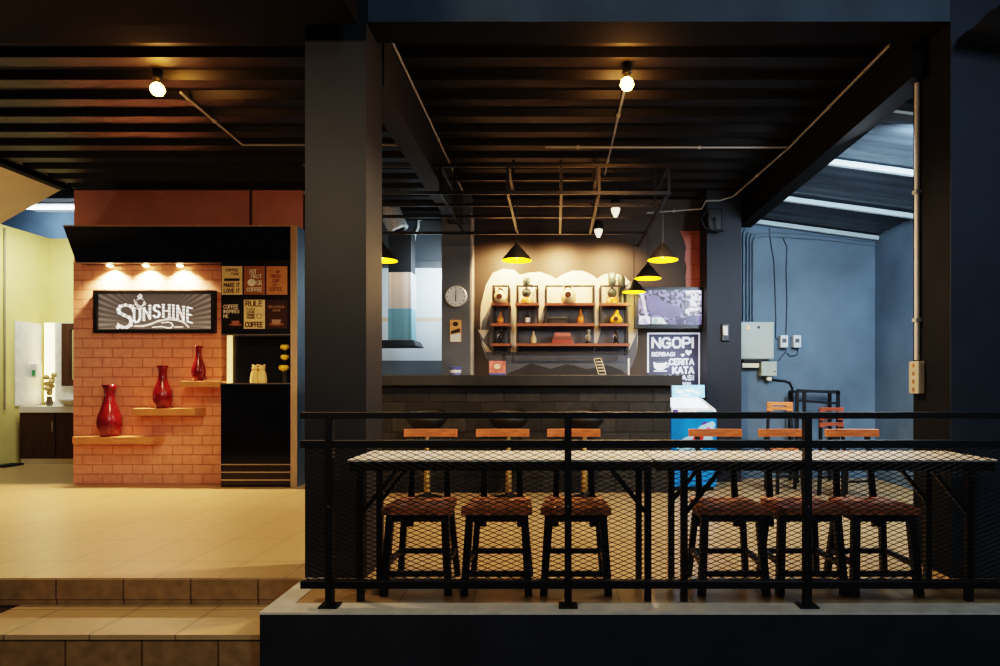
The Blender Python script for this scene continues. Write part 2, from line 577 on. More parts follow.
# yard on the other side
WY = 8.3
struct(MB().box(2.335, 4.3, WY, WY + .12, 0, 3.6).build('wall_yard_back', BLUEW))
struct(MB().box(4.15, 4.27, 3.0, WY, 0, 3.6).build('wall_yard_side', BLUEW))
SLOPE = .136


def roofz(X): return H + 2.1 - SLOPE * (X - 2.5)


rf = MB()
nn = 90
vs = []
for k in range(nn + 1):
    yy = 3.6 + (8.45 - 3.6) * k / nn
    b = .007 * (1 if (k // 2) % 2 else -1)
    for X in (2.52, 4.4):
        vs.append((X, yy, roofz(X) + .07 + b))
rf.add(vs, [(2 * k, 2 * k + 1, 2 * k + 3, 2 * k + 2) for k in range(nn)])
struct(rf.build('roof', M('grey roof sheet', (50, 58, 66), .5, .1, var=.6, scale=1.1, stretch=(.7, 1.6, 1))))
PUR = M('pale purlin paint', (190, 210, 218), .4, .2, var=.06)
for k, (Y, rr) in enumerate(((4.85, .03), (6.02, .03), (7.2, .033), (8.2, .033))):
    pm = MB().bar((2.535, Y, roofz(2.535) + .018), (4.14, Y, roofz(4.14) + .018), .045, .05)
    struct(pm.build('trim_%d' % (5 + k), PUR))

# left bay: soffit, corridor walls
so = MB()
a, b_ = (-5.98, H + 2.45), (-7.6, H + 2.45 - .56 * 1.62)
so.add([(a[0], 3.8, a[1]), (b_[0], 3.8, b_[1]), (b_[0], 7.85, b_[1]), (a[0], 7.85, a[1]), (a[0], 3.8, a[1] + .1), (b_[0], 3.8, b_[1] + .1), (b_[0], 7.85, b_[1] + .1), (a[0], 7.85, a[1] + .1)],
       [(0, 1, 2, 3), (4, 7, 6, 5), (0, 4, 5, 1), (1, 5, 6, 2), (2, 6, 7, 3), (3, 7, 4, 0)])
struct(so.build('soffit_ceiling', CREAMS))
struct(MB().box(-8.45, -8.29, 8.6, 10.62, 0, 3.62).build('wall_corridor', YELLOWW))
struct(MB().box(-8.289, -5.5, 10.5, 10.62, 0, 3.62).build('wall_corridor_back', YELLOWW))
struct(MB().box(-14, -5, 12.6, 12.7, 0, 5.6).build('wall_far', BLUEW))
struct(MB().box(-14, -5, 12.0, 12.59, 4.72, 5.5).build('beam', BEAMBLK))
struct(MB().box(-8.289, -5.5, 10.3, 10.499, 0, .02).build('baseboard_corridor', CREAM))

# brick feature wall with the salmon wall above and behind it
FY = 7.84
bw = struct(MB().box(-5.9, PX(221, FY), FY, FY + .16, 0, PZ(261, FY)).build('wall_feature', BRICK))
sw = struct(MB().box(PX(74, 8.01), PX(303, 8.01), FY + .17, FY + .3, 0, CEIL).build('wall_salmon', SALMON))
struct(MB().box(PX(251, 8.01) - .015, PX(251, 8.01) + .015, FY + .16, FY + .169, 2.6, CEIL).build('trim_9', JOINT))

# ------------------------------------------------------------------ display unit beside the brick
CB = 7.6
cx0, cx1, cx2 = PX(220.5, CB), PX(290.5, CB), PX(297, CB)
ztop = PZ(225.5, CB)
d = thing('display_cabinet', 'tall black display cabinet with pale wood edge and a slanted canopy over the brick wall', 'cabinet', (cx0, CB, 0))
MB().box(cx1, cx2, CB, CB + .012, 0, ztop).build('edge_strip', WOODEDGE, d)
MB().box(cx1, cx2, CB + .0125, CB + .235, 0, ztop).build('side_panel', BLUESIDE, d)
zA, zB, zC = PZ(334, CB), PZ(383, CB), PZ(260, CB)
pb = MB().box(cx0, cx1, CB + .02, CB + .22, zA, zC).build('poster_board', BLACK, d)
MB().box(cx0, cx1, CB + .2, CB + .235, zB, zA).build('niche_back', BLACK, d)
MB().box(cx0, cx1, CB + .0, CB + .23, zA - .014, zA).build('shelf', STEEL, d)
MB().box(cx0, cx1, CB + .0, CB + .2, zB - .014, zB).build('shelf', STEEL, d)
dr = MB().box(cx0, cx1, CB + .01, CB + .23, 0.0, zB - .014).build('door', BLKGLOSS, d)
for yy in (464.5, 472.2, 480):
    MB().box(cx0, cx1, CB + .001, CB + .01, PZ(yy, CB) - .008, PZ(yy, CB) + .006).build('trim_strip', STEEL, dr)
MB().box(cx0, cx0 + .05, CB + .15, CB + .19, zB + .0, zA - .014).build('light_strip', M('lit strip', (255, 226, 170), .5, emit=(255, 206, 130), es=1.0), d)
# the slanted black canopy over the brick
cz0, cz1 = PZ(261.5, CB), ztop
xlt, xlb = PX(62, CB - .02), PX(75, CB + .04)
m = MB()
m.hexa([(xlb, CB + .06, cz0), (cx1 - .001, CB + .06, cz0), (cx1 - .001, FY + .15, cz0), (xlb, FY + .15, cz0), (xlt, CB, cz1 - .012), (cx1 - .001, CB, cz1 - .012), (cx1 - .001, FY + .15, cz1 - .012), (xlt, FY + .15, cz1 - .012)])
cn = m.build('canopy', BLKGLOSS, d)
MB().box(xlt, cx1 - .001, CB - .004, CB + .12, cz1 - .012, cz1 + .004).build('edge_strip', WOODEDGE, cn)
MB().box(xlb, cx1 - .001, CB + .04, CB + .07, cz0 - .012, cz0 - .0005).build('trim_strip', STEEL, cn)
BULB = M('glowing warm lamp', (255, 236, 200), .4, emit=(255, 214, 150), es=30)
for px, lab in ((111, 'glowing downlight under the canopy, above the bowl end of the sign'), (147, 'glowing downlight under the canopy, middle of the three over the sign'), (181, 'glowing downlight under the canopy, nearest the posters')):
    xx = PX(px, 7.78)
    t = thing('recessed_downlight', lab.replace('above the bowl end of the sign', 'farthest from the posters'), 'light', (xx, 7.76, cz0 - .03), 'downlights over the sign')
    MB().lathe((xx, 7.76, cz0 - .018), [(.05, 0), (.055, .017)], 20).build('housing', STEEL, t)
    MB().ball((xx, 7.76, cz0 - .022), .034, .034, .014).build('lamp', BULB, t)
# six posters
pz = [(221.3, 241.7), (243.4, 264.4), (266, 286.8)]
rows = [(266, 294.5), (299.6, 328.6)]
cols = {'tan': M('tan poster print', (188, 132, 82), .5), 'cream': M('cream poster print', (222, 202, 152), .5), 'brown': M('brown poster print', (150, 100, 68), .5), 'dark': M('black poster print', (26, 20, 18), .45), 'choc': M('chocolate poster print', (58, 34, 24), .45)}
INKD, INKL, INKB = M('dark print ink', (44, 30, 22), .6), M('white print ink', (236, 228, 212), .6), M('brown print ink', (120, 58, 34), .6)
CUPB = M('coffee brown print', (140, 84, 50), .6)


def poster(col, row, base, label, draw):
    x0, x1 = PX(pz[col][0], CB), PX(pz[col][1], CB)
    z1, z0 = PZ(rows[row][0], CB), PZ(rows[row][1], CB)
    t = thing('poster', label, 'poster', ((x0 + x1) / 2, CB + .014, z0), 'coffee posters on the display board')
    MB().box(x0, x1, CB + .01, CB + .0195, z0, z1).build('panel', cols[base], t)
    draw(t, x0, z0, x1 - x0, z1 - z0, CB + .008)


def dr1(t, x, z, w, h, y):
    m = MB()
    write(m, 'COFFEE', x + w * .2, x + w * .8, z + h * .82, z + h * .9, y, .006)
    write(m, 'TIME', x + w * .45, x + w * .85, z + h * .68, z + h * .76, y, .005)
    flat(m, [(x + w * .12, z + h * .48), (x + w * .88, z + h * .48), (x + w * .88, z + h * .57), (x + w * .12, z + h * .57)], y)
    write(m, 'MAKE IT', x + w * .12, x + w * .88, z + h * .27, z + h * .4, y, .009)
    write(m, 'LOVE IT', x + w * .12, x + w * .88, z + h * .07, z + h * .2, y, .009)
    m.build('lettering', INKD, t)


def dr2(t, x, z, w, h, y):
    m = MB()
    write(m, 'BUT', x + w * .28, x + w * .6, z + h * .74, z + h * .88, y, .01)
    write(m, 'FIRST', x + w * .35, x + w * .85, z + h * .58, z + h * .7, y, .009)
    disc(m, x + w * .38, z + h * .42, w * .2, h * .13, y)
    write(m, 'OK', x + w * .62, x + w * .86, z + h * .34, z + h * .5, y, .01)
    write(m, 'COFFEE', x + w * .15, x + w * .85, z + h * .12, z + h * .24, y, .009)
    m.build('lettering', INKL, t)


def dr3(t, x, z, w, h, y):
    m = MB()
    flat(m, [(x + w * .42, z + h * .8), (x + w * .66, z + h * .86), (x + w * .6, z + h * .74)], y)
    write(m, 'FRESH', x + w * .2, x + w * .7, z + h * .6, z + h * .7, y, .007)
    write(m, 'CUP', x + w * .3, x + w * .62, z + h * .44, z + h * .54, y, .007)
    write(m, 'OF', x + w * .3, x + w * .5, z + h * .3, z + h * .38, y, .006)
    write(m, 'COFFEE', x + w * .15, x + w * .75, z + h * .14, z + h * .25, y, .007)
    m.build('lettering', INKB, t)


def cup_print(t, x, z, w, y, c1, c2):
    disc(MB(), x, z, w * .75, w * .16, y).build('saucer_print', c1, t)
    m = MB()
    flat(m, [(x - w * .5, z + w * .45), (x - w * .34, z), (x + w * .34, z), (x + w * .5, z + w * .45)], y - .001)
    m.build('cup_print', c2, t)


def dr4(t, x, z, w, h, y):
    m = MB()
    write(m, 'COFFEE', x + w * .1, x + w * .8, z + h * .7, z + h * .82, y, .009)
    write(m, 'INSPIRES', x + w * .1, x + w * .86, z + h * .54, z + h * .65, y, .008)
    write(m, 'ME', x + w * .1, x + w * .32, z + h * .38, z + h * .49, y, .009)
    m.build('lettering', INKL, t)
    cup_print(t, x + w * .68, z + h * .14, w * .42, y, CUPB, M('lilac brown cup print', (150, 104, 92), .6))


def dr5(t, x, z, w, h, y):
    write(MB(), 'RULE', x + w * .1, x + w * .88, z + h * .78, z + h * .95, y, .011).build('heading_lettering', INKD, t)
    m = MB()
    for k, wd in enumerate(('NO', 'ONE', 'DRINK', 'MORE')):
        write(m, wd, x + w * .15, x + w * .52, z + h * (.64 - .1 * k), z + h * (.71 - .1 * k), y, .006)
    m.build('small_lettering', INKD, t)
    write(MB(), 'COFFEE', x + w * .08, x + w * .9, z + h * .06, z + h * .22, y, .012).build('footer_lettering', INKD, t)
    m = MB()
    ribbon(m, [(x + w * .62, z + h * .5), (x + w * .64, z + h * .36), (x + w * .82, z + h * .36), (x + w * .84, z + h * .5), (x + w * .62, z + h * .5)], .006, y)
    m.build('cup_print', INKD, t)


def dr6(t, x, z, w, h, y):
    m = MB()
    write(m, 'DELICIOUS', x + w * .1, x + w * .86, z + h * .72, z + h * .79, y, .006)
    write(m, 'COFFEE', x + w * .3, x + w * .66, z + h * .6, z + h * .66, y, .005)
    m.build('lettering', M('beige print ink', (170, 140, 116), .6), t)
    cup_print(t, x + w * .48, z + h * .16, w * .48, y, CUPB, M('grey brown cup print', (156, 128, 108), .6))


poster(0, 0, 'cream', 'cream coffee poster with dark lettering and a black bar, top row', dr1)
poster(1, 0, 'brown', 'brown coffee poster with white lettering and a white cup', dr2)
poster(2, 0, 'tan', 'plain tan coffee poster with brown lettering, next to the wood edge', dr3)
poster(0, 1, 'dark', 'black coffee poster with white words above a brown cup', dr4)
poster(1, 1, 'cream', 'cream poster with big dark words rule and coffee, bottom row', dr5)
poster(2, 1, 'choc', 'dark brown poster with a coffee cup in its lower half', dr6)
# figurine and flowers in the niche
FIG = M('cream craft paper', (226, 196, 130), .6)
t = thing('paper_figurine', 'cream twin bear figurine standing in the black niche', 'figurine', (PX(259, 7.68), 7.68, zB))
for px in (255.3, 262):
    xx = PX(px, 7.68)
    b = MB().lathe((xx, 7.68, zB), [(.055, 0), (.06, .03), (.05, .11), (.036, .15)], 16).build('body', FIG, t)
    hm = MB().ball((xx, 7.68, zB + .175), .04)
    hm.ball((xx - .028, 7.68, zB + .212), .014)
    hm.ball((xx + .028, 7.68, zB + .212), .014)
    hm.build('head', FIG, b)
t = thing('flower_arrangement', 'stack of yellow roses in the niche beside the wood edge', 'flowers', (PX(286, 7.69), 7.69, zB))
xx = PX(285, 7.69)
MB().lathe((xx, 7.69, zB), [(.03, 0), (.042, .05), (.026, .1), (.035, .13)], 14).build('vase', M('smoky glass', (60, 60, 58), .1), t)
MB().tube([(xx, 7.69, zB + .05), (xx + .01, 7.69, zB + .25), (xx + .005, 7.69, zB + .42)], .006, 6).build('stem', M('dark green stem', (46, 66, 32), .6), t)
YR = M('yellow rose petals', (238, 196, 70), .6, var=.25, scale=30, bump=.3)
for dx, dz, r in ((-.012, .18, .06), (0, .31, .05), (.0, .43, .052)):
    MB().lathe((xx + dx, 7.685, zB + dz - r * .7), [(.012, 0), (r * .85, r * .35), (r, r * .8), (r * .8, r * 1.25), (r * .6, r * .95), (r * .45, r * 1.3), (.006, r * 1.05)], 14).build('rose', YR, t)

# the SUNSHINE sign
sy = 7.78
sx0, sx1, sz1, sz0 = PX(93, sy), PX(214.5, sy), PZ(290, sy), PZ(333, sy)
t = thing('framed_sign', 'black framed grey Sunshine sign with white lettering on the brick wall', 'sign', ((sx0 + sx1) / 2, sy + .03, sz0))
fr = MB()
fw = .045
for a in ((sx0, sx1, sz0, sz0 + fw), (sx0, sx1, sz1 - fw, sz1), (sx0, sx0 + fw, sz0 + fw, sz1 - fw), (sx1 - fw, sx1, sz0 + fw, sz1 - fw)):
    fr.box(a[0], a[1], sy, sy + .058, a[2], a[3])
fr.build('frame', BLACK, t)
MB().box(sx0 + fw, sx1 - fw, sy + .03, sy + .058, sz0 + fw, sz1 - fw).build('board', ray_mat('sunburst print', (sx0 + sx1) / 2, sz0 + .12), t)
LET = M('white sign lettering', (250, 250, 248), .5, var=.02, emit=(255, 250, 240), es=.25)  # lettering glows slightly by itself, no lamp behind it


def sg(u, v):   # crop coordinates of the sign (1000 x 462) to place
    return (PX(90 + u / 7.692, sy), PZ(280 + v / 7.692, sy))


yl = sy + .026
lm = MB()
big = [(322, 222), (300, 198), (262, 190), (222, 200), (206, 225), (215, 250), (250, 268), (290, 285), (308, 312), (300, 345), (272, 362), (238, 362), (212, 350), (198, 362)]
ribbon(lm, [sg(*q) for q in big], .042, yl, lambda v: .75 + .4 * v)
ribbon(lm, [sg(322, 190), sg(316, 240)], .016, yl)
ribbon(lm, [sg(204, 330), sg(206, 372)], .016, yl)


def warp(fx, v):
    k = (fx - .5) * 2
    x = 328 + 452 * fx
    top = 188 + 30 * k * k + (14 if fx < .2 else 0)
    bot = 282 + 48 * abs(k) ** 1.6
    return sg(x, bot + (top - bot) * v)


write(lm, 'UNSHINE', 0, 1, 0, 1, yl, .025, warp, .42, lambda v: .6 + .5 * v, serif=.017)
lm.build('lettering', LET, t)
sm_ = MB()
ribbon(sm_, [sg(*q) for q in ((330, 352), (400, 352), (460, 336), (520, 312), (580, 300), (650, 304), (710, 322), (750, 360))], .022, yl)
ribbon(sm_, [sg(*q) for q in ((470, 362), (540, 356), (585, 366), (612, 366), (628, 350), (618, 330), (590, 322), (540, 328))], .016, yl)
ribbon(sm_, [sg(640, 360), sg(705, 360)], .014, yl)
sm_.build('swirl_print', LET, t)
cm = MB()
ribbon(cm, [sg(330, 152), sg(340, 185), sg(355, 203), sg(380, 205), sg(398, 192), sg(408, 162)], .018, yl)
ribbon(cm, [sg(345, 165), sg(355, 188), sg(375, 194)], .01, yl)
ribbon(cm, [sg(318, 208), sg(365, 222), sg(415, 212)], .014, yl)
ribbon(cm, [sg(405, 172), sg(418, 178), sg(412, 190), sg(398, 192)], .01, yl)
ribbon(cm, [sg(352, 150), sg(372, 138), sg(358, 125), sg(376, 110), sg(386, 122), sg(378, 134), sg(396, 148)], .017, yl)
cm.build('coffee_cup_print', LET, t)

# shelves and vases on the brick
SHW = M('brick coloured shelf board', (196, 140, 90), .5, var=.15, scale=8, stretch=(1, 6, 6))


def brick_shelf(x0, x1, ytop, ybot, label):
    yf = 7.6
    X0, X1 = PX(x0, yf), PX(x1, yf)
    zt, zb = PZ(ytop, yf), PZ(ybot, yf)
    o = MB().box(X0, X1, yf, FY - .001, zb, zt).build('wall_shelf', SHW, None, .004)
    tag(o, label, 'shelf', 'shelves on the brick wall')
    return zt


def vase(px, ybase_z, h, w, label):
    Y = 7.7
    X = PX(px, Y)
    prof = [(.0, 0), (.62, 0), (.78, .04), (.98, .2), (1.0, .28), (.92, .4), (.66, .56), (.46, .68), (.4, .8), (.46, .92), (.62, 1.0), (.5, .985), (.34, .9), (.3, .8)]
    t = tag(MB().lathe((X, Y, ybase_z + .001), [(r * w / 2, z * h) for r, z in prof], 28, cap=False).build('vase', REDV), label, 'vase', 'red vases on the brick wall')
    return t


z1 = brick_shelf(72, 152.5, 437, 443.5, 'lowest and longest wooden shelf on the brick wall')
z2 = brick_shelf(132.5, 195, 408.5, 415.5, 'middle wooden shelf of three on the brick wall')
z3 = brick_shelf(179, 219.5, 381, 387.2, 'topmost and shortest wooden shelf on the brick wall')
k = 7.7 / F
vase(109.5, z1, 51.5 * k, 22 * k, 'largest red vase, on the lowest brick wall shelf')
vase(162.5, z2, 42.5 * k, 17.5 * k, 'medium red vase on the middle brick wall shelf')
vase(198.5, z3, 35 * k, 13 * k, 'smallest slim red vase on the topmost brick wall shelf')

# ------------------------------------------------------------------ wash corner at the end of the corridor
VYF = 9.8
v0, v1 = -8.21, -6.4
t = thing('vanity_cabinet', 'dark brown vanity cabinet on a pale plinth in the yellow corridor', 'cabinet', (v0, VYF, 0))
DKW = M('dark walnut veneer', (66, 38, 28), .4, var=.3, scale=5, stretch=(6, 6, .8))
MB().box(v0, v1, VYF + .04, 10.29, 0, .085).build('plinth', CREAM, t)
MB().box(v0, v1, VYF + .03, 10.29, .085, .79).build('carcass', DKW, t)
for a, b in ((v0, -7.66), (-7.65, -7.05), (-7.04, v1)):
    dd = MB().box(a + .005, b - .005, VYF + .012, VYF + .029, .095, .78).build('door', DKW, t)
    MB().box(b - .05, b - .035, VYF, VYF + .012, .5, .66).build('handle', STEEL, dd)
tag(MB().box(v0, v1, VYF, 10.29, .791, .89).build('vanity_worktop', WHITE, None, .006), 'white worktop on the dark vanity cabinet', 'worktop')
ws = thing('splash_panel', 'white back panel with a lit strip behind the vanity', 'panel', (v0, 10.3, .891))
MB().box(v0, v1, 10.31, 10.49, .891, PZ(322, 10.2)).build('panel', M('pale grey gloss panel', (216, 218, 222), .3), ws)
MB().box(-8.288, -8.272, 9.81, 10.31, .892, 2.2).build('side_panel', M('white gloss side panel', (222, 224, 226), .3), ws)
MB().box(PX(44.5, 10.3), PX(54, 10.3), 10.295, 10.309, .95, PZ(323, 10.3)).build('light_strip', M('warm strip light', (255, 236, 190), .4, emit=(255, 226, 160), es=3.5), ws)
t = thing('vanity_mirror', 'mirror in a dark brown frame above the basin', 'mirror', (PX(68, 10.2), 10.28, PZ(385, 10.2)))
a0, a1, b0, b1 = PX(58.5, 10.2), -6.9, PZ(386, 10.2), PZ(323, 10.2)
mm = MB()
for q in ((a0, a0 + .14, b0, b1), (a1 - .1, a1, b0, b1), (a0 + .14, a1 - .1, b0, b0 + .1), (a0 + .14, a1 - .1, b1 - .1, b1)):
    mm.box(q[0], q[1], 10.26, 10.305, q[2], q[3])
mm.build('frame', DKW, t)
MB().box(a0 + .14, a1 - .1, 10.28, 10.303, b0 + .1, b1 - .1).build('glass', M('mirror glass', (220, 226, 226), .05, 1.0, var=.01), t)
t = thing('wash_basin', 'white oval wash basin on the vanity worktop', 'basin', (-7.45, 10.0, .891))
MB().lathe((-7.45, 10.02, .891), [(.18, 0), (.24, .05), (.27, .12), (.25, .12), (.22, .05), (.02, .03)], 28).build('bowl', WHITE, t)
MB().tube([(-7.45, 10.285, .9), (-7.45, 10.285, 1.12), (-7.45, 10.23, 1.16), (-7.45, 10.15, 1.13)], .012).build('tap', CHROME, t)
t = thing('flower_vase', 'small vase of cream flowers on the vanity worktop', 'flowers', (PX(49.5, 9.95), 9.95, .891))
xx = PX(49.5, 9.95)
MB().lathe((xx, 9.95, .891), [(.035, 0), (.05, .05), (.035, .12), (.045, .15)], 14).build('vase', M('grey vase glaze', (120, 104, 84), .3), t)
fm = MB()
for k in range(9):
    a = k * 2.4
    fm.ball((xx + .06 * math.cos(a) * (k % 3) / 2, 9.95 + .05 * math.sin(a), .891 + .2 + .035 * k), .042, n=8, m=6)
fm.build('blossoms', M('cream blossoms', (226, 200, 140), .7, var=.3, scale=40, bump=.4), t)
t = thing('soap_dispenser', 'wall soap dispenser with a green label above the vanity', 'dispenser', (-8.23, 10.16, 1.33))
xx = PX(36.5, 10.29)
MB().box(-8.2715, -8.19, 10.1, 10.22, 1.33, 1.55).build('body', WHITE, t, .01)
MB().box(-8.25, -8.2, 10.094, 10.0995, 1.36, 1.45).build('label', M('green label', (60, 150, 90), .5), t)
tag(MB().tube([(-8.27, 9.62, PZ(410, 9.62)), (-8.27, 9.62, PZ(228, 9.62))], .015).build('wall_pipe', M('grey pipe', (150, 146, 120), .5)), 'thin grey pipe running up the yellow corridor wall', 'pipe')
tag(MB().box(-8.27, -8.08, 9.4, 9.74, .001, .03).build('floor_mat', M('dark green mat', (24, 34, 28), .9)), 'small dark mat at the foot of the yellow wall', 'mat')
t = thing('tube_light', 'white glowing tube light on the blue wall beyond the corridor', 'light', (-9.6, 12.4, 4.6))
MB().box(-10.2, -8.9, 12.3, 12.605, 4.62, 4.7).build('fitting', WHITE, t)
MB().tube([(-10.15, 12.27, 4.62), (-8.95, 12.27, 4.62)], .035).build('tube', M('cool tube glow', (240, 248, 255), .4, emit=(225, 240, 255), es=6), t)

# ------------------------------------------------------------------ tables, chairs, railing
TZ = .793


def bar_table(x0, x1, l0, l1, label):
    y0, y1 = 3.54, 4.03
    t = thing('bar_table', label, 'table', ((x0 + x1) / 2, (y0 + y1) / 2, .001))
    MB().box(x0, x1, y0, y1, TZ - .013, TZ).build('tabletop', TABLEW, t, .003)
    fm = MB()
    for q in ((x0 + .01, x1 - .01, y0 + .006, y0 + .04), (x0 + .01, x1 - .01, y1 - .04, y1 - .006), (x0 + .01, x0 + .04, y0 + .04, y1 - .04), (x1 - .04, x1 - .01, y0 + .04, y1 - .04)):
        fm.box(q[0], q[1], q[2], q[3], TZ - .062, TZ - .0132)
    fm.build('apron', IRON, t)
    for lx, sg_ in ((l0, 1), (l1, -1)):
        for ly in (y0 + .035, y1 - .06):
            lg = MB().box(lx - .018, lx + .018, ly - .018, ly + .018, .002, TZ - .063).build('leg', IRON, t)
            MB().bar((lx + sg_ * .01, ly, TZ - .3), (lx + sg_ * .2, ly, TZ - .066), .022, .022).build('brace', IRON, lg)
    return t


bar_table(-1.149, .545, -1.085, .518, 'long white topped bar table reaching to the column near the brick wall')
bar_table(.555, 2.45, .72, 2.31, 'long white topped bar table ending beside the column with the sockets')


def make_chair(loc, label):
    t = thing('dining_chair', label, 'chair', (0, 0, 0), 'wooden chairs along the white tables')
    sz = .5
    # saddle-edged plank seat, wider at the front (front is -y)
    m = MB()
    n = 6
    vs = []
    for zz in (0, 1):
        for j in range(5):
            for i in range(n + 1):
                u = i / n * 2 - 1
                v = j / 4
                w = .205 - .028 * v
                z = sz if zz else sz - .045
                if zz: z -= .010 * (1 - u * u) * (1 if 0 < j < 4 else .3)
                vs.append((u * w, -.19 + .37 * v, z))
    N = (n + 1) * 5
    fs = []
    for j in range(4):
        for i in range(n):
            a = j * (n + 1) + i
            fs.append((a, a + n + 1, a + n + 2, a + 1))
            fs.append((N + a, N + a + 1, N + a + n + 2, N + a + n + 1))
    for i in range(n):
        fs.append((i, i + 1, N + i + 1, N + i))
        a = 4 * (n + 1) + i
        fs.append((a + 1, a, N + a, N + a + 1))
    for j in range(4):
        a = j * (n + 1)
        fs.append((a + n + 1, a, N + a, N + a + n + 1))
        a += n
        fs.append((a, a + n + 1, N + a + n + 1, N + a))
    m.add(vs, fs)
    m.build('seat', SEATW, t, .006)
    fz = sz - .046
    am = MB()
    am.box(-.17, .17, -.165, -.14, fz - .04, fz)
    am.box(-.155, .155, .125, .15, fz - .04, fz)
    am.box(-.17, -.145, -.14, .125, fz - .04, fz)
    am.box(.145, .17, -.14, .125, fz - .04, fz)
    am.build('seat_frame', IRON, t)
    ft = {}
    for s in (-1, 1):
        a = Vector((s * .158, -.15, fz - .002))
        b = Vector((s * .185, -.195, .0))
        ft[(s, 0)] = (a, b)
        MB().bar(b, a, .042, .042).build('leg', IRON, t)
        a = Vector((s * .142, .14, fz - .002))
        b = Vector((s * .18, .19, .0))
        ft[(s, 1)] = (a, b)
        MB().bar(b, a, .036, .036).build('leg', IRON, t)

    def at(k, z):
        a, b = ft[k]
        return b + (a - b) * (z / a.z)
    for p, q, z in (((-1, 0), (1, 0), .12), ((-1, 1), (1, 1), .16), ((-1, 0), (-1, 1), .17), ((1, 0), (1, 1), .17)):
        MB().bar(at(p, z), at(q, z), .024, .03).build('stretcher', IRON, t)
    for s in (-1, 1):
        MB().bar((s * .118, .168, fz - .14), (s * .112, .205, .58), .042, .03, .036, .024).bar((s * .112, .205, .58), (s * .108, .262, .9), .036, .024, .03, .02).build('back_post', IRON, t)
    m = MB()
    seg = 8
    vs = []
    for i in range(seg + 1):
        u = i / seg * 2 - 1
        bow = .02 * (1 - u * u)
        for (dy, z) in ((-.012, .874), (.014, .874), (.018, .922), (-.008, .922)):
            vs.append((u * .17, .232 + bow + dy, z))
    fs = []
    for i in range(seg):
        for k in range(4):
            fs.append((i * 4 + k, i * 4 + (k + 1) % 4, i * 4 + 4 + (k + 1) % 4, i * 4 + 4 + k))
    fs += [(3, 2, 1, 0), tuple(seg * 4 + k for k in range(4))]
    m.add(vs, fs)
    m.build('backrest', ORANGEW, t, .004)
    m = MB()
    m.box(-.13, .13, .2, .218, .72, .765)
    m.build('back_slat', IRON, t)
    t.location = loc
    return t


ch = make_chair((-.795, 3.86, .002), 'wooden seated chair with orange backrest, first from the brick wall end of the tables')
for x, lab in ((-.335, 'wooden seated chair with orange backrest, second from the brick wall end of the tables'),
               (.12, 'wooden seated chair with orange backrest, just before the joint of the two tables'),
               (1.025, 'wooden seated chair with orange backrest in front of the blue freezer'),
               (1.472, 'wooden seated chair with orange backrest, second from the socket column end'),
               (1.9, 'wooden seated chair with orange backrest, nearest the column with the sockets')):
    dup(ch, (x, 3.86, .002), lab)

# railing with expanded metal
RY = 3.475
rl = thing('railing', 'black steel railing with diamond mesh along the platform edge', 'railing', (.6, RY, .004))
xa, xb = -1.376, 2.74
for zt, hh, nm in ((1.059, .036, 'top_rail'), (.907, .042, 'middle_rail'), (.146, .042, 'bottom_rail')):
    MB().box(xa, xb, RY - .02, RY + .02, zt - hh, zt).build(nm, IRON, rl, .003)
for x in (-1.222, .0706, 1.368, 2.66):
    p = MB().box(x - .019, x + .019, RY - .0225, RY + .0225, .014, 1.024).build('post', IRON, rl)
    MB().box(x - .05, x + .05, RY - .045, RY + .045, .005, .014).build('foot_plate', IRON, p)
    MB().tube([(x, RY - .027, .55), (x, RY - .0224, .55)], .006, 6).build('bolt', STEEL, p)
pw, ph = .0636, .0256


def zig_panel(x0, x1, z0, z1):
    """diamond mesh: zigzag strands meeting their mirror images"""
    w, dp = .0032, .003
    v, f = [], []
    nx = max(2, int(round((x1 - x0) / (pw / 2))))
    nz = int(round((z1 - z0) / ph))
    hz = (z1 - z0) / nz
    for r in range(nz):
        for mir in (0, 1):
            base = len(v)
            for i in range(nx + 1):
                x = x0 + i * (x1 - x0) / nx
                odd = i % 2
                z = z0 + r * hz + (hz * .5 + (hz * .5 if odd else 0) if not mir else hz * .5 - (hz * .5 if odd else 0))
                # strands of one cell row: upper chevron and lower chevron share the side points
                v += [(x, RY - dp, z - w / 2), (x, RY - dp, z + w / 2), (x, RY + dp, z + w / 2), (x, RY + dp, z - w / 2)]
            for i in range(nx):
                a = base + i * 4
                for k in range(4):
                    f.append((a + k, a + (k + 1) % 4, a + 4 + (k + 1) % 4, a + 4 + k))
    m = MB()
    m.add(v, f)
    return m


for a, b in ((xa + .02, -1.242), (-1.202, .0505), (.0906, 1.348), (1.388, 2.64)):
    zig_panel(a, b, .147, .864).build('mesh_panel', IRON, rl)

# ------------------------------------------------------------------ the bar
t = thing('bar_counter', 'dark stone clad bar counter behind the white tables', 'counter', (-.6, 7.2, 0))
MB().box(-2.7, 1.3, 7.2, 7.7, 0.0, 1.205).build('stone_front', STONE, t)
tag(MB().box(-2.75, 1.415, 7.1, 7.8, 1.2055, 1.322).build('counter_top', TOPSLAB, None, .004), 'thick dark grey slab on top of the bar counter', 'countertop')
DKSEAT = M('black stool vinyl', (12, 11, 11), .6, var=.2)


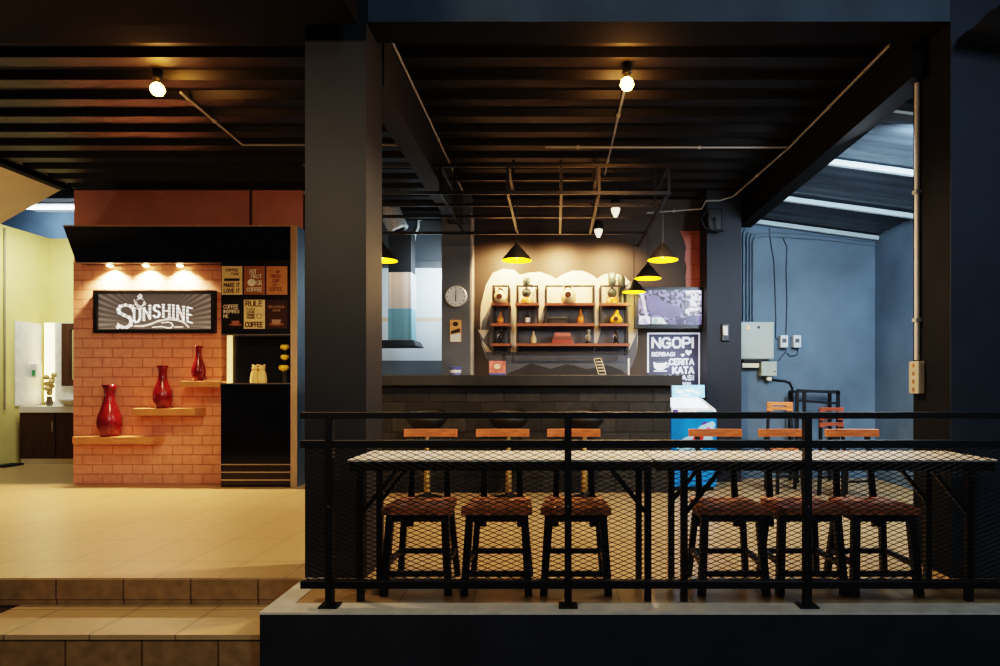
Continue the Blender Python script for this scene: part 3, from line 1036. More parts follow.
def bar_stool(px, label):
    Y = 6.8
    X = PX(px, Y)
    t = thing('bar_stool', label, 'stool', (X, Y, .001), 'bar stools at the counter')
    MB().lathe((X, Y, .001), [(.2, 0), (.2, .012), (.13, .03), (.045, .05), (.03, .075)], 28).build('base', BLACK, t)
    MB().lathe((X, Y, .076), [(.034, 0), (.034, .36), (.024, .37), (.024, .655)], 18).build('pedestal', GOLDP, t)
    fm = MB()
    ring = [(X + .15 * math.cos(a), Y - .06 - .12 * math.sin(a), .36) for a in [PI * q / 10 for q in range(11)]]
    fm.tube([(X + .03, Y, .36)] + ring + [(X - .03, Y, .36)], .011)
    fm.build('footrest', BLACK, t)
    MB().lathe((X, Y, .731), [(.04, 0), (.15, .03), (.2, .09), (.21, .13), (.19, .14), (.14, .1), (.0, .09)], 28).build('seat', DKSEAT, t)
    bk = MB()
    vs, fs = [], []
    for i in range(13):
        a = PI * .0 + PI * i / 12
        c, s = math.cos(a), math.sin(a)
        hh = .07 * s ** .6 if s > 1e-6 else 0.0
        for r, z in ((.185, 0), (.205, 0), (.225, .02 + hh), (.205, .02 + hh)):
            vs.append((X + r * c, Y + r * s, .865 + z))
    for i in range(12):
        for k in range(4):
            fs.append((i * 4 + k, i * 4 + (k + 1) % 4, i * 4 + 4 + (k + 1) % 4, i * 4 + 4 + k))
    fs += [(0, 1, 2, 3), (48, 49, 50, 51)]
    bk.add(vs, fs, True)
    bk.build('backrest', DKSEAT, t)


bar_stool(427, 'black bar stool with brassy pedestal below the wall clock')
bar_stool(508.5, 'black bar stool with brassy pedestal, middle one of three at the counter')
bar_stool(584.5, 'black bar stool with brassy pedestal, nearest the freezer')

# things lying on the counter
CTZ = 1.3225
t = thing('snack_box', 'red and white printed box standing on the counter', 'box', (PX(497.5, 7.3), 7.3, CTZ))
a, b = PX(489.5, 7.3), PX(505.5, 7.3)
bx = MB().box(a, b, 7.27, 7.34, CTZ, PZ(361, 7.3)).build('carton', M('pale red carton print', (206, 120, 112), .5, var=.5, scale=22), t)
MB().box(a, b, 7.268, 7.2695, CTZ, CTZ + .025).build('blue_band', M('blue print', (70, 90, 160), .5), t)
mm = MB()
disc(mm, (a + b) / 2, CTZ + .1, .035, .03, 7.2685)
mm.build('picture', CREAM, t)
t = thing('menu_card', 'dark menu card leaning back on the counter below the shelf', 'menu', (PX(600, 7.3), 7.3, CTZ))
q = [(PX(593, 7.3), PZ(358, 7.3)), (PX(601.5, 7.3), PZ(357, 7.3)), (PX(607, 7.3), CTZ), (PX(598, 7.3), CTZ)]
MB().prism(q, 7.3, 7.33).build('card', M('dark card print', (40, 38, 36), .5), t)
mm = MB()
ribbon(mm, [(q[0][0] + .012, q[0][1] - .012), (q[1][0] - .006, q[1][1] - .012), (q[2][0] - .012, CTZ + .012), (q[3][0] + .008, CTZ + .012), (q[0][0] + .012, q[0][1] - .012)], .008, 7.299)
for k in range(4):
    zz = CTZ + .05 + .035 * k
    xx = q[3][0] + .03 - (zz - CTZ) * .3
    ribbon(mm, [(xx, zz), (xx + .055, zz)], .012, 7.299)
mm.build('lettering', M('cream menu ink', (214, 200, 170), .5), t)
t = thing('paper_cup', 'blue and white cup on the counter below the clock', 'cup', (PX(455.5, 7.35), 7.35, CTZ))
xx = PX(455.5, 7.35)
MB().lathe((xx, 7.35, CTZ), [(.055, 0), (.075, .095), (.08, .1), (.07, .1), (.05, .02), (.0, .02)], 22).build('cup', M('blue cup print', (110, 124, 190), .4, var=.4, scale=25), t)
MB().lathe((xx, 7.35, CTZ + .03), [(.0632, 0), (.068, .03)], 22, cap=False).build('sleeve', WHITE, t)
tag(MB().box(PX(628, 7.3), PX(629.6, 7.3), 7.3, 7.32, CTZ, PZ(358, 7.3)).build('straw_holder', WHITE), 'thin white upright stick on the counter below the television', 'stick')

# wall shelving with ornaments
SY0, SY1 = 8.18, BY - .002
RB = M('red brown shelf board', (140, 84, 64), .4, var=.25, scale=6, stretch=(1, 6, 6))
FRB = M('dark shelf frame', (40, 34, 30), .45)


def unit(name, label, posts, boards, bars, x):
    t = thing(name, label, 'shelf', (PX(x, 8.2), 8.3, PZ(354, 8.2)))
    Y = SY0
    for a, y0, y1 in posts:
        X = PX(a, Y)
        m = MB()
        for yy in (SY0, SY1 - .022):
            m.box(X - .011, X + .011, yy, yy + .022, PZ(y1, Y), PZ(y0, Y))
        m.build('upright', FRB, t)
    for a, b, yy in boards:
        MB().box(PX(a, Y), PX(b, Y), SY0 - .01, SY1 - .001, PZ(yy, Y) - .02, PZ(yy, Y) + .014).build('shelf_board', RB, t)
    for a, b, yy in bars:
        MB().box(PX(a, Y) + .012, PX(b, Y) - .012, SY0, SY0 + .022, PZ(yy, Y) - .011, PZ(yy, Y) + .011).build('cross_bar', FRB, t)
    return t


RA, RBY, RC = 304, 324.5, 344.5
unit('wall_shelf_unit', 'narrow black framed wall shelf with three red brown boards', ((493, 285, 354), (508.5, 285, 354)), ((491, 510, RA), (491, 510, RBY), (491, 511, RC)), ((493, 508.5, 286), (493, 508.5, 353)), 500)
unit('wall_shelf_unit', 'wide black framed wall shelf with stepped boards over the counter', ((517, 285, 354), (537.5, 285, 324), (546, 285, 324), (594, 285, 324), (601, 285, 324), (627.5, 285, 354)),
     ((515, 539, RA), (544.5, 595.5, RA), (599.5, 630, RA), (516, 595, RBY), (599.5, 630, RBY), (516, 630, RC)), ((517, 537.5, 286), (546, 594, 286), (601, 627.5, 286), (517, 627.5, 353)), 572)
SHY = 8.24
ZA, ZB_, ZC = [PZ(v, SY0) + .0145 for v in (RA, RBY, RC)]
PALEG = M('pale gourd skin', (226, 196, 150), .35, var=.2, scale=12)
ORNG = M('amber gourd skin', (206, 130, 60), .3, var=.25, scale=12)
YELG = M('yellow gourd skin', (230, 170, 50), .3, var=.25, scale=12)
HOLE = M('dark opening', (70, 30, 14), .8)
GLASS = M('grey glass globe', (84, 92, 84), .1, 0)
SILV = M('silver metal', (170, 172, 164), .25, .8)
DKORN = M('dark carved wood', (46, 38, 34), .4, var=.5, scale=30)


def gourd(px, z, hpx, wpx, mat, label, hole=True, bend=0):
    X = PX(px, SHY)
    h, w = hpx * SHY / F, wpx * SHY / F
    t = thing('gourd_ornament', label, 'ornament', (X, SHY, z), 'ornaments on the wall shelves')
    prof = [(.0, 0), (.34, 0), (.46, .1), (.5, .25), (.46, .4), (.34, .54), (.22, .68), (.15, .82), (.1, .95), (.03, 1.0)]
    m = MB()
    m.lathe((X, SHY, z), [(r * w, q * h) for r, q in prof], 22)
    if bend:
        m.v = [Vector((v.x + bend * w * max(0, (v.z - z) / h - .4) ** 2, v.y, v.z)) for v in m.v]
    b = m.build('body', mat, t)
    if hole:
        MB().lathe((X - w * .04, SHY - w * .5, z + h * .33), [(w * .17, -.004), (w * .2, .012), (w * .12, .03)], 16, axis='y').build('opening', HOLE, b)
    return t


def siphon(px, z, hpx, label, side=False):
    X = PX(px, SHY)
    h = hpx * SHY / F
    t = thing('coffee_siphon', label, 'coffee maker', (X, SHY, z), 'ornaments on the wall shelves')
    MB().lathe((X, SHY, z), [(.075, 0), (.075, .015), (.065, .06), (.05, .075)], 20).build('base', ORNG, t)
    MB().ball((X, SHY, z + .135), .062).build('lower_globe', GLASS, t)
    MB().lathe((X, SHY, z + .19), [(.016, 0), (.018, .02), (.045, .05), (.052, .09), (.05, h - .2), (.045, h - .2)], 18, cap=False).build('upper_funnel', GLASS, t)
    MB().tube([(X + .085, SHY, z + .005), (X + .085, SHY, z + h * .72), (X + .05, SHY, z + h * .74)], .008).box(X + .05, X + .12, SHY - .03, SHY + .03, z, z + .008).build('stand', SILV, t)
    if side:
        MB().lathe((X + .125, SHY + .02, z), [(.05, 0), (.046, .2), (.05, h * .82), (.03, h * .9), (.0, h * .92)], 16).build('side_canister', M('olive grey canister', (52, 56, 46), .35), t)
    return t


gourd(500.5, ZA, 19, 15, PALEG, 'pale gourd ornament with dark opening, top of the narrow shelf')
siphon(526.5, ZA, 26, 'glass coffee siphon on an amber base, top row of the wide shelf')
gourd(568.5, ZA, 24, 16, PALEG, 'large pale gourd ornament with dark opening in the widest top bay', bend=-.4)
siphon(612, ZA, 31, 'tall glass coffee siphon with an olive canister, top row below the pendants', True)
gourd(500.5, ZB_, 12, 7, ORNG, 'small reddish gourd ornament, middle board of the narrow shelf', False)
t = thing('bottle', 'slim dark bottle with white label, middle row of the wide shelf', 'bottle', (PX(527.5, SHY), SHY, ZB_), 'ornaments on the wall shelves')
X = PX(527.5, SHY)
MB().lathe((X, SHY, ZB_), [(.03, 0), (.032, .09), (.012, .12), (.012, .16), (.016, .17)], 16).build('glass', DKORN, t)
MB().lathe((X, SHY, ZB_ + .02), [(.033, 0), (.034, .06)], 16, cap=False).build('label', WHITE, t)
t = thing('wooden_box', 'low dark slatted box on the middle board of the wide shelf', 'box', (PX(557, SHY), SHY, ZB_), 'ornaments on the wall shelves')
a, b = PX(548, SHY), PX(566.5, SHY)
MB().box(a, b, SHY - .05, SHY + .06, ZB_, ZB_ + .07).build('box', DKORN, t)
MB().box(a - .006, b + .006, SHY - .056, SHY + .066, ZB_ + .0705, ZB_ + .082).build('lid', M('greenish grey lid', (90, 92, 78), .5), t)
gourd(580.5, ZB_, 15, 7.5, ORNG, 'slim amber teardrop ornament on the middle board', False)
gourd(616, ZB_, 14, 13, YELG, 'yellow gourd ornament with dark opening below the tall siphon', bend=.3)


def figure(px, label, hpx=14, mat=DKORN):
    X = PX(px, SHY)
    h = hpx * SHY / F
    t = thing('carved_figure', label, 'figurine', (X, SHY, ZC), 'ornaments on the wall shelves')
    MB().lathe((X, SHY, ZC), [(.04, 0), (.04, .02), (.02, .03)], 14).build('base', BLACK, t)
    MB().lathe((X, SHY, ZC + .03), [(.018, 0), (.034, h * .2), (.03, h * .4), (.014, h * .55), (.012, h * .6)], 14).build('body', mat, t)
    hd = MB().ball((X + .004, SHY, ZC + .03 + h * .7), .024, .022, .03)
    hd.build('head', mat, t)
    MB().tube([(X - .03, SHY, ZC + .03 + h * .2), (X - .036, SHY - .01, ZC + h * .55), (X - .01, SHY - .02, ZC + h * .62)], .007, 6).build('arm', WHITE, t)


figure(500.5, 'dark carved figure on the bottom board of the narrow shelf', 15)
gourd(533.5, ZC, 13, 6.5, PALEG, 'small long necked pale ornament on the bottom board', False)
BKM = [M('red book cover', (150, 60, 50), .5), M('brown book cover', (110, 62, 50), .5), M('rose book cover', (170, 96, 86), .5)]
for k, (a, b, lab) in enumerate(((552, 573, 'lowest red book of the stack on the bottom shelf board'), (553, 571.5, 'middle brown book of the stack on the bottom shelf board'), (554.5, 570.5, 'topmost rose book of the stack on the bottom shelf board'))):
    z = ZC + .045 * k + .0005
    o = thing('book', lab, 'book', (PX(562, SHY), SHY, z), 'books stacked on the bottom board')
    MB().box(PX(a, SHY), PX(b, SHY), SHY - .06, SHY + .08, z, z + .044).build('cover', BKM[k], o, .002)
    MB().box(PX(b, SHY) + .0002, PX(b, SHY) + .0015, SHY - .05, SHY + .07, z + .007, z + .037).build('pages', CREAM, o)
figure(588.5, 'grey and white carved figure beside the stacked books', 14, M('stone grey carving', (150, 146, 130), .6, var=.4, scale=30))
figure(616, 'black carved figure at the television end of the bottom board', 14)

# television
tv = thing('television', 'wall mounted television showing a pale purple street picture', 'television', (PX(669, 8.25), 8.3, PZ(328, 8.25)))
TY = 8.2
a, b, zt, zb = PX(634.5, TY), PX(704, TY), PZ(287, TY), PZ(328.5, TY)
MB().box(a, b, TY, TY + .06, zb, zt).build('casing', BLACK, tv, .004)
MB().box((a + b) / 2 - .15, (a + b) / 2 + .15, TY + .061, BY - .001, (zt + zb) / 2 - .12, (zt + zb) / 2 + .12).build('wall_mount', IRON, tv)


def emis(name, rgb, s, rgb2=None, scale=8):
    m = M(name, rgb, .3)
    nt = m.node_tree
    bs = nt.nodes['Principled BSDF']
    ge = nt.nodes.new('ShaderNodeNewGeometry')
    nz = nt.nodes.new('ShaderNodeTexNoise')
    nz.inputs['Scale'].default_value = scale
    nz.inputs['Detail'].default_value = 6
    cr = nt.nodes.new('ShaderNodeValToRGB')
    cr.color_ramp.elements[0].position = .42
    cr.color_ramp.elements[1].position = .58
    cr.color_ramp.elements[0].color = lin(rgb)
    cr.color_ramp.elements[1].color = lin(rgb2 or rgb)
    nt.links.new(ge.outputs['Position'], nz.inputs['Vector'])
    nt.links.new(nz.outputs['Fac'], cr.inputs['Fac'])
    nt.links.new(cr.outputs['Color'], bs.inputs['Emission Color'])
    bs.inputs['Emission Strength'].default_value = s
    bs.inputs['Base Color'].default_value = (.01, .01, .01, 1)
    for l in list(nt.links):
        if l.to_socket == bs.inputs['Base Color']: nt.links.remove(l)
    return m


scr = MB().box(PX(638.5, TY), PX(701.5, TY), TY - .004, TY - .0005, PZ(324.5, TY), PZ(290, TY)).build('screen', emis('screen trees', (8, 8, 16), 1.0, (150, 140, 190), 20), tv)


def onscr(pts, y, nm, mat):
    m = MB()
    flat(m, pxz(pts, TY), y)
    m.build(nm, mat, scr)


onscr([(645, 300), (652, 294), (663, 301), (675, 306), (684, 310), (679, 316), (670, 319), (659, 315), (651, 316)], TY - .006, 'road_picture', emis('lavender road', (104, 96, 140), .9, (116, 108, 154), 4))
onscr([(685.5, 290.5), (701, 290.5), (701, 315), (685.5, 315)], TY - .006, 'blossom_picture', emis('white blossom picture', (70, 62, 90), 1.2, (240, 236, 250), 22))
onscr([(685.5, 316), (701, 316), (701, 324), (685.5, 324)], TY - .006, 'caption_picture', emis('violet picture band', (64, 54, 100), .9, (110, 96, 150), 9))
onscr([(639, 316), (650, 316), (650, 324), (639, 324)], TY - .006, 'white_picture', emis('white picture corner', (150, 146, 170), 1.2, (240, 240, 250), 14))
onscr([(652, 318), (662, 317), (667, 324), (652, 324)], TY - .006, 'mint_picture', emis('mint picture corner', (110, 150, 136), 1.0, (220, 240, 228), 14))
onscr([(669, 320), (684, 318), (684, 324), (668, 324)], TY - .006, 'violet_picture', emis('violet picture corner', (44, 38, 74), .9, (110, 100, 150), 9))
onscr([(640, 293), (643, 293), (648, 316), (645, 316)], TY - .0065, 'white_streak_picture', emis('white picture streak', (200, 196, 215), 1.0, (250, 250, 255), 14))

# NGOPI lettering on the wall
t = thing('wall_sign', 'white painted coffee sign reading Ngopi on the wall below the television', 'sign', (PX(674, BY), BY - .003, PZ(389, BY)))
PAINTW = M('white sign paint', (236, 238, 245), .6, emit=(225, 230, 255), es=.22)  # slight glow put into the paint, the sign is not lit from within
yl = BY - .004
flat(MB(), pxz([(648, 333), (699.5, 333), (699.5, 391), (648, 391)], BY), BY - .0025).build('backing', M('blue grey sign ground', (66, 68, 88), .6), t)
bm_ = MB()
ribbon(bm_, pxz([(648, 372), (648, 333.5), (699.2, 333.5), (699.2, 391)], BY), .022, yl)
bm_.build('border', PAINTW, t)


def wr(mb, s, x0, y0, x1, y1, w): write(mb, s, PX(x0, BY), PX(x1, BY), PZ(y1, BY), PZ(y0, BY), yl, w)


tm = MB()
wr(tm, 'NGOPI', 652.5, 338, 693, 347.5, .03)
wr(tm, 'BERBAGI', 652, 352.4, 674.5, 356, .012)
wr(tm, 'CERITA', 669.5, 359, 693.5, 364.5, .02)
wr(tm, 'KATA', 673, 367.2, 693.5, 373.2, .024)
wr(tm, 'INSPIRASI', 656, 375.4, 693.5, 380, .016)
wr(tm, 'RASA', 682, 382.3, 691, 384.6, .009)
tm.build('lettering', PAINTW, t)
hm = MB()
for cx, cy, r in ((688.5, 352.5, 3.0), (682.7, 355.2, 1.8)):
    X, Z, R_ = PX(cx, BY), PZ(cy, BY), r * BY / F
    flat(hm, [(X + R_ * 1.1 * (math.sin(q) ** 3), Z + R_ * .07 * (13 * math.cos(q) - 5 * math.cos(2 * q) - 2 * math.cos(3 * q) - math.cos(4 * q))) for q in [2 * PI * i / 24 for i in range(24)]], yl)
hm.build('heart_print', PAINTW, t)
cm = MB()
flat(cm, pxz([(653.2, 362), (667, 362), (666, 367.5), (663, 370), (657, 370), (654, 367.5)], BY), yl)
ribbon(cm, pxz([(666.5, 363.5), (668.8, 364), (668.5, 366.3), (665.8, 367.2)], BY), .014, yl)
ribbon(cm, pxz([(654, 371), (666.5, 371)], BY), .014, yl)
cm.build('cup_print', PAINTW, t)
disc(MB(), PX(660.1, BY), PZ(362.3, BY), .07, .014, yl - .001).build('coffee_print', MGREY, t)

# freezer
fz = thing('chest_freezer', 'blue and white ice cream chest freezer beside the counter end', 'freezer', (1.55, 7.55, 0))
fx0, fx1, fy0, fy1 = 1.32, 1.845, 7.3, 7.95
FB = M('freezer blue print', (20, 120, 190), .3, var=.3, scale=5)
MB().box(fx0, fx1, fy0, fy1, .05, .90).build('body', FB, fz, .006)
MB().box(fx0 + .03, fx1 - .03, fy0 + .03, fy1 - .03, 0, .05).build('plinth', BLACK, fz)
zt0, zt1 = PZ(409, 7.3), PZ(398, 7.9)
m = MB()
m.hexa([(fx0, fy0, .9005), (fx1, fy0, .9005), (fx1, fy1, .9005), (fx0, fy1, .9005), (fx0 + .01, fy0 + .02, zt0), (fx1 - .01, fy0 + .02, zt0), (fx1 - .02, fy1, zt1), (fx0 + .01, fy1, zt1)])
m.build('rim', M('white freezer rim', (222, 224, 226), .35), fz, .008)
LIDG = M('lit freezer lid glass', (240, 246, 252), .1, emit=(226, 240, 255), es=1.3)
for a, b in ((fx0 + .03, 1.47), (1.48, fx1 - .07)):
    def lz(yy): return zt0 + (zt1 - zt0) * (yy - fy0 - .02) / (fy1 - fy0 - .02) + .002
    m = MB()
    ya, yb = fy0 + .07, fy1 - .03
    m.hexa([(a, ya, lz(ya)), (b, ya, lz(ya)), (b, yb, lz(yb)), (a, yb, lz(yb)), (a, ya, lz(ya) + .008), (b, ya, lz(ya) + .008), (b, yb, lz(yb) + .008), (a, yb, lz(yb) + .008)])
    m.build('lid', LIDG, fz)
hx0, hx1 = PX(672.5, 7.93), PX(704.5, 7.93)
hd = MB().box(hx0, hx1, fy1 - .03, fy1 + .02, PZ(397.5, 7.93), PZ(385, 7.93)).build('header_board', M('lit pale blue header', (150, 205, 240), .4, emit=(140, 200, 245), es=.9, var=.4, scale=14), fz)
mm = MB()
for k, (x, y, rx, ry) in enumerate(((680, 391.5, 4, 1.8), (690, 390.5, 5, 1.5), (697, 392.5, 3, 1.4), (685, 395, 4, 1))):
    disc(mm, PX(x, fy1 - .03), PZ(y, fy1 - .03), rx * .012, ry * .012, fy1 - .032)
mm.build('header_print', M('white header print', (240, 244, 255), .4, emit=(235, 240, 255), es=.8), hd)
bd = [c for c in fz.children if c.name.startswith('body')][0]
yf = fy0 - .002
m = MB()
disc(m, PX(706, yf), PZ(427, yf), .058, .058, yf)
m.build('berry_print', M('purple print', (96, 30, 130), .4, var=.5, scale=20), bd)
m = MB()
disc(m, PX(708.5, yf), PZ(429, yf), .026, .026, yf - .001)
m.build('highlight_print', M('pink print', (210, 90, 190), .4), bd)
m = MB()
flat(m, pxz([(692, 440), (697, 433), (704, 437), (700, 446), (693, 447)], yf), yf - .001)
m.build('cherry_print', M('red print', (196, 30, 40), .4), bd)
m = MB()
flat(m, pxz([(673, 446), (684, 438), (694, 434), (700, 426), (713, 421), (715.5, 424), (712, 436), (715, 446), (700, 449), (680, 450)], yf), yf - .0003)
m.build('cream_print', M('pale cream swirl print', (150, 200, 226), .4), bd)
m = MB()
flat(m, pxz([(673, 409.8), (678, 409.8), (678, 412), (673, 412)], yf), yf - .001)
m.build('logo_print', M('deep violet print', (60, 40, 140), .4), bd)
m = MB()
flat(m, pxz([(696, 411), (714, 409.5), (714, 412.5), (696, 413.5)], yf), yf - .001)
m.build('stripe_print', M('pale blue print', (170, 210, 240), .4), bd)

# clock and poster on the grey pillar
t = thing('wall_clock', 'round white wall clock on the grey pillar', 'clock', (PX(456, 8.1), 8.08, PZ(307, 8.1)))
X, Z = PX(456, 8.07), PZ(296.5, 8.07)
MB().lathe((X, 8.06, Z), [(.125, -.005), (.138, .0), (.138, .039)], 36, axis='y').build('rim', M('silver clock rim', (186, 188, 190), .35, .4), t)
fc = disc(MB(), X, Z, .122, .122, 8.053, 36).build('face', M('white clock face', (226, 228, 230), .5), t)
mm = MB()
for k in range(12):
    a = k * PI / 6
    ribbon(mm, [(X + .1 * math.sin(a), Z + .1 * math.cos(a)), (X + .115 * math.sin(a), Z + .115 * math.cos(a))], .008, 8.0525)
mm.build('hour_marks', BLACK, fc)
mm = MB()
ribbon(mm, [(X, Z - .015), (X + .002, Z + .085)], .009, 8.051)
mm.build('minute_hand', BLACK, t)
mm = MB()
ribbon(mm, [(X, Z + .01), (X - .003, Z - .06)], .012, 8.051)
mm.build('hour_hand', BLACK, t)
t = thing('pillar_poster', 'small orange and white poster below the wall clock', 'poster', (PX(455, 8.09), 8.09, PZ(342, 8.09)))
a, b = PX(450, 8.09), PX(461, 8.09)
MB().box(a, b, 8.085, 8.0995, PZ(342, 8.09), PZ(320, 8.09)).build('panel', M('orange poster print', (214, 160, 100), .5, var=.3, scale=12), t)
mm = MB()
flat(mm, pxz([(450.4, 335), (460.6, 333), (460.6, 341.6), (450.4, 341.6)], 8.084), 8.084)
mm.build('white_print', WHITE, t)
mm = MB()
disc(mm, PX(455.5, 8.084), PZ(324, 8.084), .035, .03, 8.084)
flat(mm, pxz([(451, 331), (460, 328), (460, 332), (451, 334)], 8.084), 8.0835)
mm.build('brown_print', INKD, t)

# range hood
HY = 8.75
t = thing('range_hood', 'stainless range hood with black duct and crumpled foil pipe over the kitchen', 'range hood', (PX(400, HY), HY, PZ(347, HY)))
xa_, xb_ = PX(388, HY), PX(411.5, HY)
MB().box(xa_, xb_, HY, HY + .3, PZ(340.5, HY), PZ(272, HY)).build('chimney', M('stainless chimney', (196, 202, 206), .3, .5, var=.35, scale=3, stretch=(6, 6, .05)), t, .01)  # vertical streaks in the colour imitate the sheen bands on the steel
FILM = M('blue protective film', (110, 168, 190), .3, .1, var=.3, scale=3, stretch=(6, 6, .05))  # same streaked sheen painted into the film colour
MB().box(xa_ - .002, xb_ + .002, HY - .002, HY + .3, PZ(340, HY), PZ(308, HY)).build('protective_film', FILM, t, .01)
MB().box(xa_, xb_ - .01, HY + .02, HY + .28, PZ(271.8, HY), PZ(231, HY)).build('duct_box', M('dark duct', (30, 34, 38), .7), t)
vs = []
hx = (PX(372, HY), PX(419.5, HY))
m = MB()
m.hexa([(hx[0], HY - .22, PZ(347, HY)), (hx[1], HY - .22, PZ(347, HY)), (hx[1], HY + .32, PZ(347, HY)), (hx[0], HY + .32, PZ(347, HY)), (xa_ - .06, HY - .12, PZ(340.7, HY)), (xb_ + .06, HY - .12, PZ(340.7, HY)), (xb_ + .06, HY + .32, PZ(340.7, HY)), (xa_ - .06, HY + .32, PZ(340.7, HY))])
m.build('hood_canopy', M('black hood glass', (10, 11, 13), .5), t, .006)
m = MB()
p0, p1 = P(399, 231, HY + .13), P(383, 196, HY + .13)
pts = [p0 + (p1 - p0) * q / 24 for q in range(25)]
m.tube(pts, [.135 + (.014 if q % 2 else -.008) for q in range(25)], 20)
m.build('foil_pipe', M('crumpled foil', (214, 218, 220), .4, .2, var=.2, scale=30, bump=.8), t)
tag(MB().tube([P(421, 386 - 2.455 * 640 / 9.48, 9.48), P(419, 212, 9.48), P(418, 228, 9.48), P(414.5, 236, 9.48), P(413, 250, 9.48), P(414, 268, 9.48)], .021).build('waste_hose', M('white hose', (200, 204, 206), .5)), 'white hose hanging beside the hood duct', 'hose')

# ------------------------------------------------------------------ overhead: hanging frame, pendants, bulbs, conduits
hf = thing('hanging_frame', 'black steel tube frame hanging from the ceiling over the counter', 'frame', (0, 6.5, H + 1.84))
zt_, zl_ = H + 2.1, H + 1.84
xs = (-1.09, -.45, .06, .42, 1.085)
for Y, z in ((6.1, zt_), (6.5, zt_), (6.95, zt_), (6.1, zl_), (6.5, zl_), (6.95, zl_), (7.7, zl_)):
    MB().bar((-1.15 if z == zt_ and Y > 6.3 else -2.4, Y, z), (1.1, Y, z), .03).build('cross_tube', IRON, hf)
for X in xs:
    MB().bar((X, 6.1, zt_), (X, 6.95, zt_), .028).build('top_tube', IRON, hf)
    MB().bar((X, 6.1, zl_), (X, 8.39 if X > 1 else 7.7, zl_), .028).build('lower_tube', IRON, hf)
    MB().bar((X, 6.1, zl_), (X, 6.1, zt_), .026).build('upright', IRON, hf)
    MB().bar((X, 6.95, zl_), (X, 6.95, CEIL + .0), .024).build('hanger', IRON, hf)
for X in (-2.3,):
    MB().bar((X, 6.1, zl_), (X, 7.7, zl_), .028).build('lower_tube', IRON, hf)
    MB().bar((X, 6.1, zl_), (X, 6.1, CEIL), .024).build('hanger', IRON, hf)

SHADE = M('black lamp shade', (30, 26, 22), .45, var=.2)
LIN = M('yellow lamp lining', (255, 214, 20), .5, emit=(255, 205, 0), es=1.5)
PR, PH_ = .148, .155


def pendant(X, Y, z, label, ztop):
    t = thing('pendant_lamp', label, 'lamp', (X, Y, z), 'yellow lined pendant lamps')
    prof = [(PR, 0), (PR * .9, .028), (PR * .22, PH_ - .012), (PR * .12, PH_), (.012, PH_ + .03)]
    sh = MB().lathe((X, Y, z), prof, 32, cap=False).build('lamp_shade', SHADE, t)
    MB().lathe((X, Y, z - .001), [(PR * .985, 0), (PR * .87, .024), (PR * .18, PH_ - .02), (.002, PH_ - .015)], 32, cap=False).build('shade_lining', LIN, sh)
    MB().lathe((X, Y, z + .02), [(.0, 0), (.026, .015), (.03, .04), (.014, .075), (.012, .1)], 14).build('bulb', BULBP, t)
    MB().tube([(X, Y, z + PH_ + .029), (X, Y, ztop)], .005, 6).build('cord', IRON, t)
    ld = bpy.data.lights.new('pendant glow', 'POINT')
    ld.energy = 3.5
    ld.color = (1, .72, .3)
    ld.shadow_soft_size = .05
    lo = bpy.data.objects.new('pendant_glow', ld)
    lo.location = (X, Y, z - .03)
    C.objects.link(lo)


BULBP = M('pendant bulb', (255, 230, 120), .4, emit=(255, 220, 90), es=4)
pendant(-.376, 6.3, H + 1.235, 'black pendant lamp hanging in front of the cloud mural', zl_ - .014)
pendant(-1.70, 6.3, H + 1.235, 'black pendant lamp half hidden behind the column', zl_ - .014)
pendant(1.045, 6.2, H + 1.22, 'black pendant lamp over the television, highest of its row', zl_ - .014)
pendant(1.045, 7.2, H + 1.21, 'black pendant lamp above the corner of the television, middle of its row', zl_ - .014)
pendant(.985, 7.98, H + 1.17, 'black pendant lamp touching the shelf edge in view, lowest of its row', zl_ - .014)


def frame_spot(px, py, Y, label):
    p = P(px, py, Y)
    t = thing('spotlight', label, 'light', tuple(p), 'white bulbed spotlights on the frame')
    MB().lathe(p + Vector((0, 0, .02)), [(.05, 0), (.055, .05), (.04, .09), (.02, .1)], 18).build('housing', BLACK, t)
    MB().lathe(p - Vector((0, 0, .075)), [(.018, 0), (.044, .06), (.048, .09)], 18).build('bulb', M('white spot bulb', (240, 236, 220), .3, emit=(255, 236, 200), es=1.2), t)
    MB().tube([p + Vector((0, 0, .12)), (p.x, p.y, CEIL)], .008, 6).build('stem', IRON, t)


frame_spot(615.5, 210, 6.8, 'white bulbed spotlight hanging below the frame near the ceiling pipe')
frame_spot(598.5, 231, 7.55, 'lower white bulbed spotlight in front of the dark back wall')


def ceiling_bulb(px, py, Y, label, energy, spill=.07, warm=(1, .72, .45)):
    p = P(px, py, Y)
    t = thing('ceiling_bulb', label, 'light', tuple(p), 'bare ceiling bulbs')
    MB().lathe((p.x, p.y, p.z + .045), [(.02, 0), (.022, .03), (.035, .035), (.035, CEIL - p.z - .046)], 18).build('socket', BLACK, t)
    MB().lathe((p.x, p.y, p.z - .05), [(.002, 0), (.036, .012), (.053, .045), (.042, .078), (.02, .098)], 20).build('bulb', M('glowing filament bulb', (255, 220, 150), .3, emit=(255, 176, 70), es=60), t)
    ld = bpy.data.lights.new('bulb spill', 'POINT')
    ld.energy = energy * spill
    ld.color = (1, .5, .18)
    ld.shadow_soft_size = .06
    lo = bpy.data.objects.new('bulb_spill', ld)
    lo.location = (p.x, p.y, p.z - .12)
    C.objects.link(lo)
    ld = bpy.data.lights.new('bulb light', 'SPOT')
    ld.spot_size = math.radians(150)
    ld.spot_blend = .55
    ld.energy = energy
    ld.color = warm
    ld.shadow_soft_size = .06
    lo = bpy.data.objects.new('bulb_light', ld)
    lo.location = (p.x, p.y, p.z - .12)
    C.objects.link(lo)


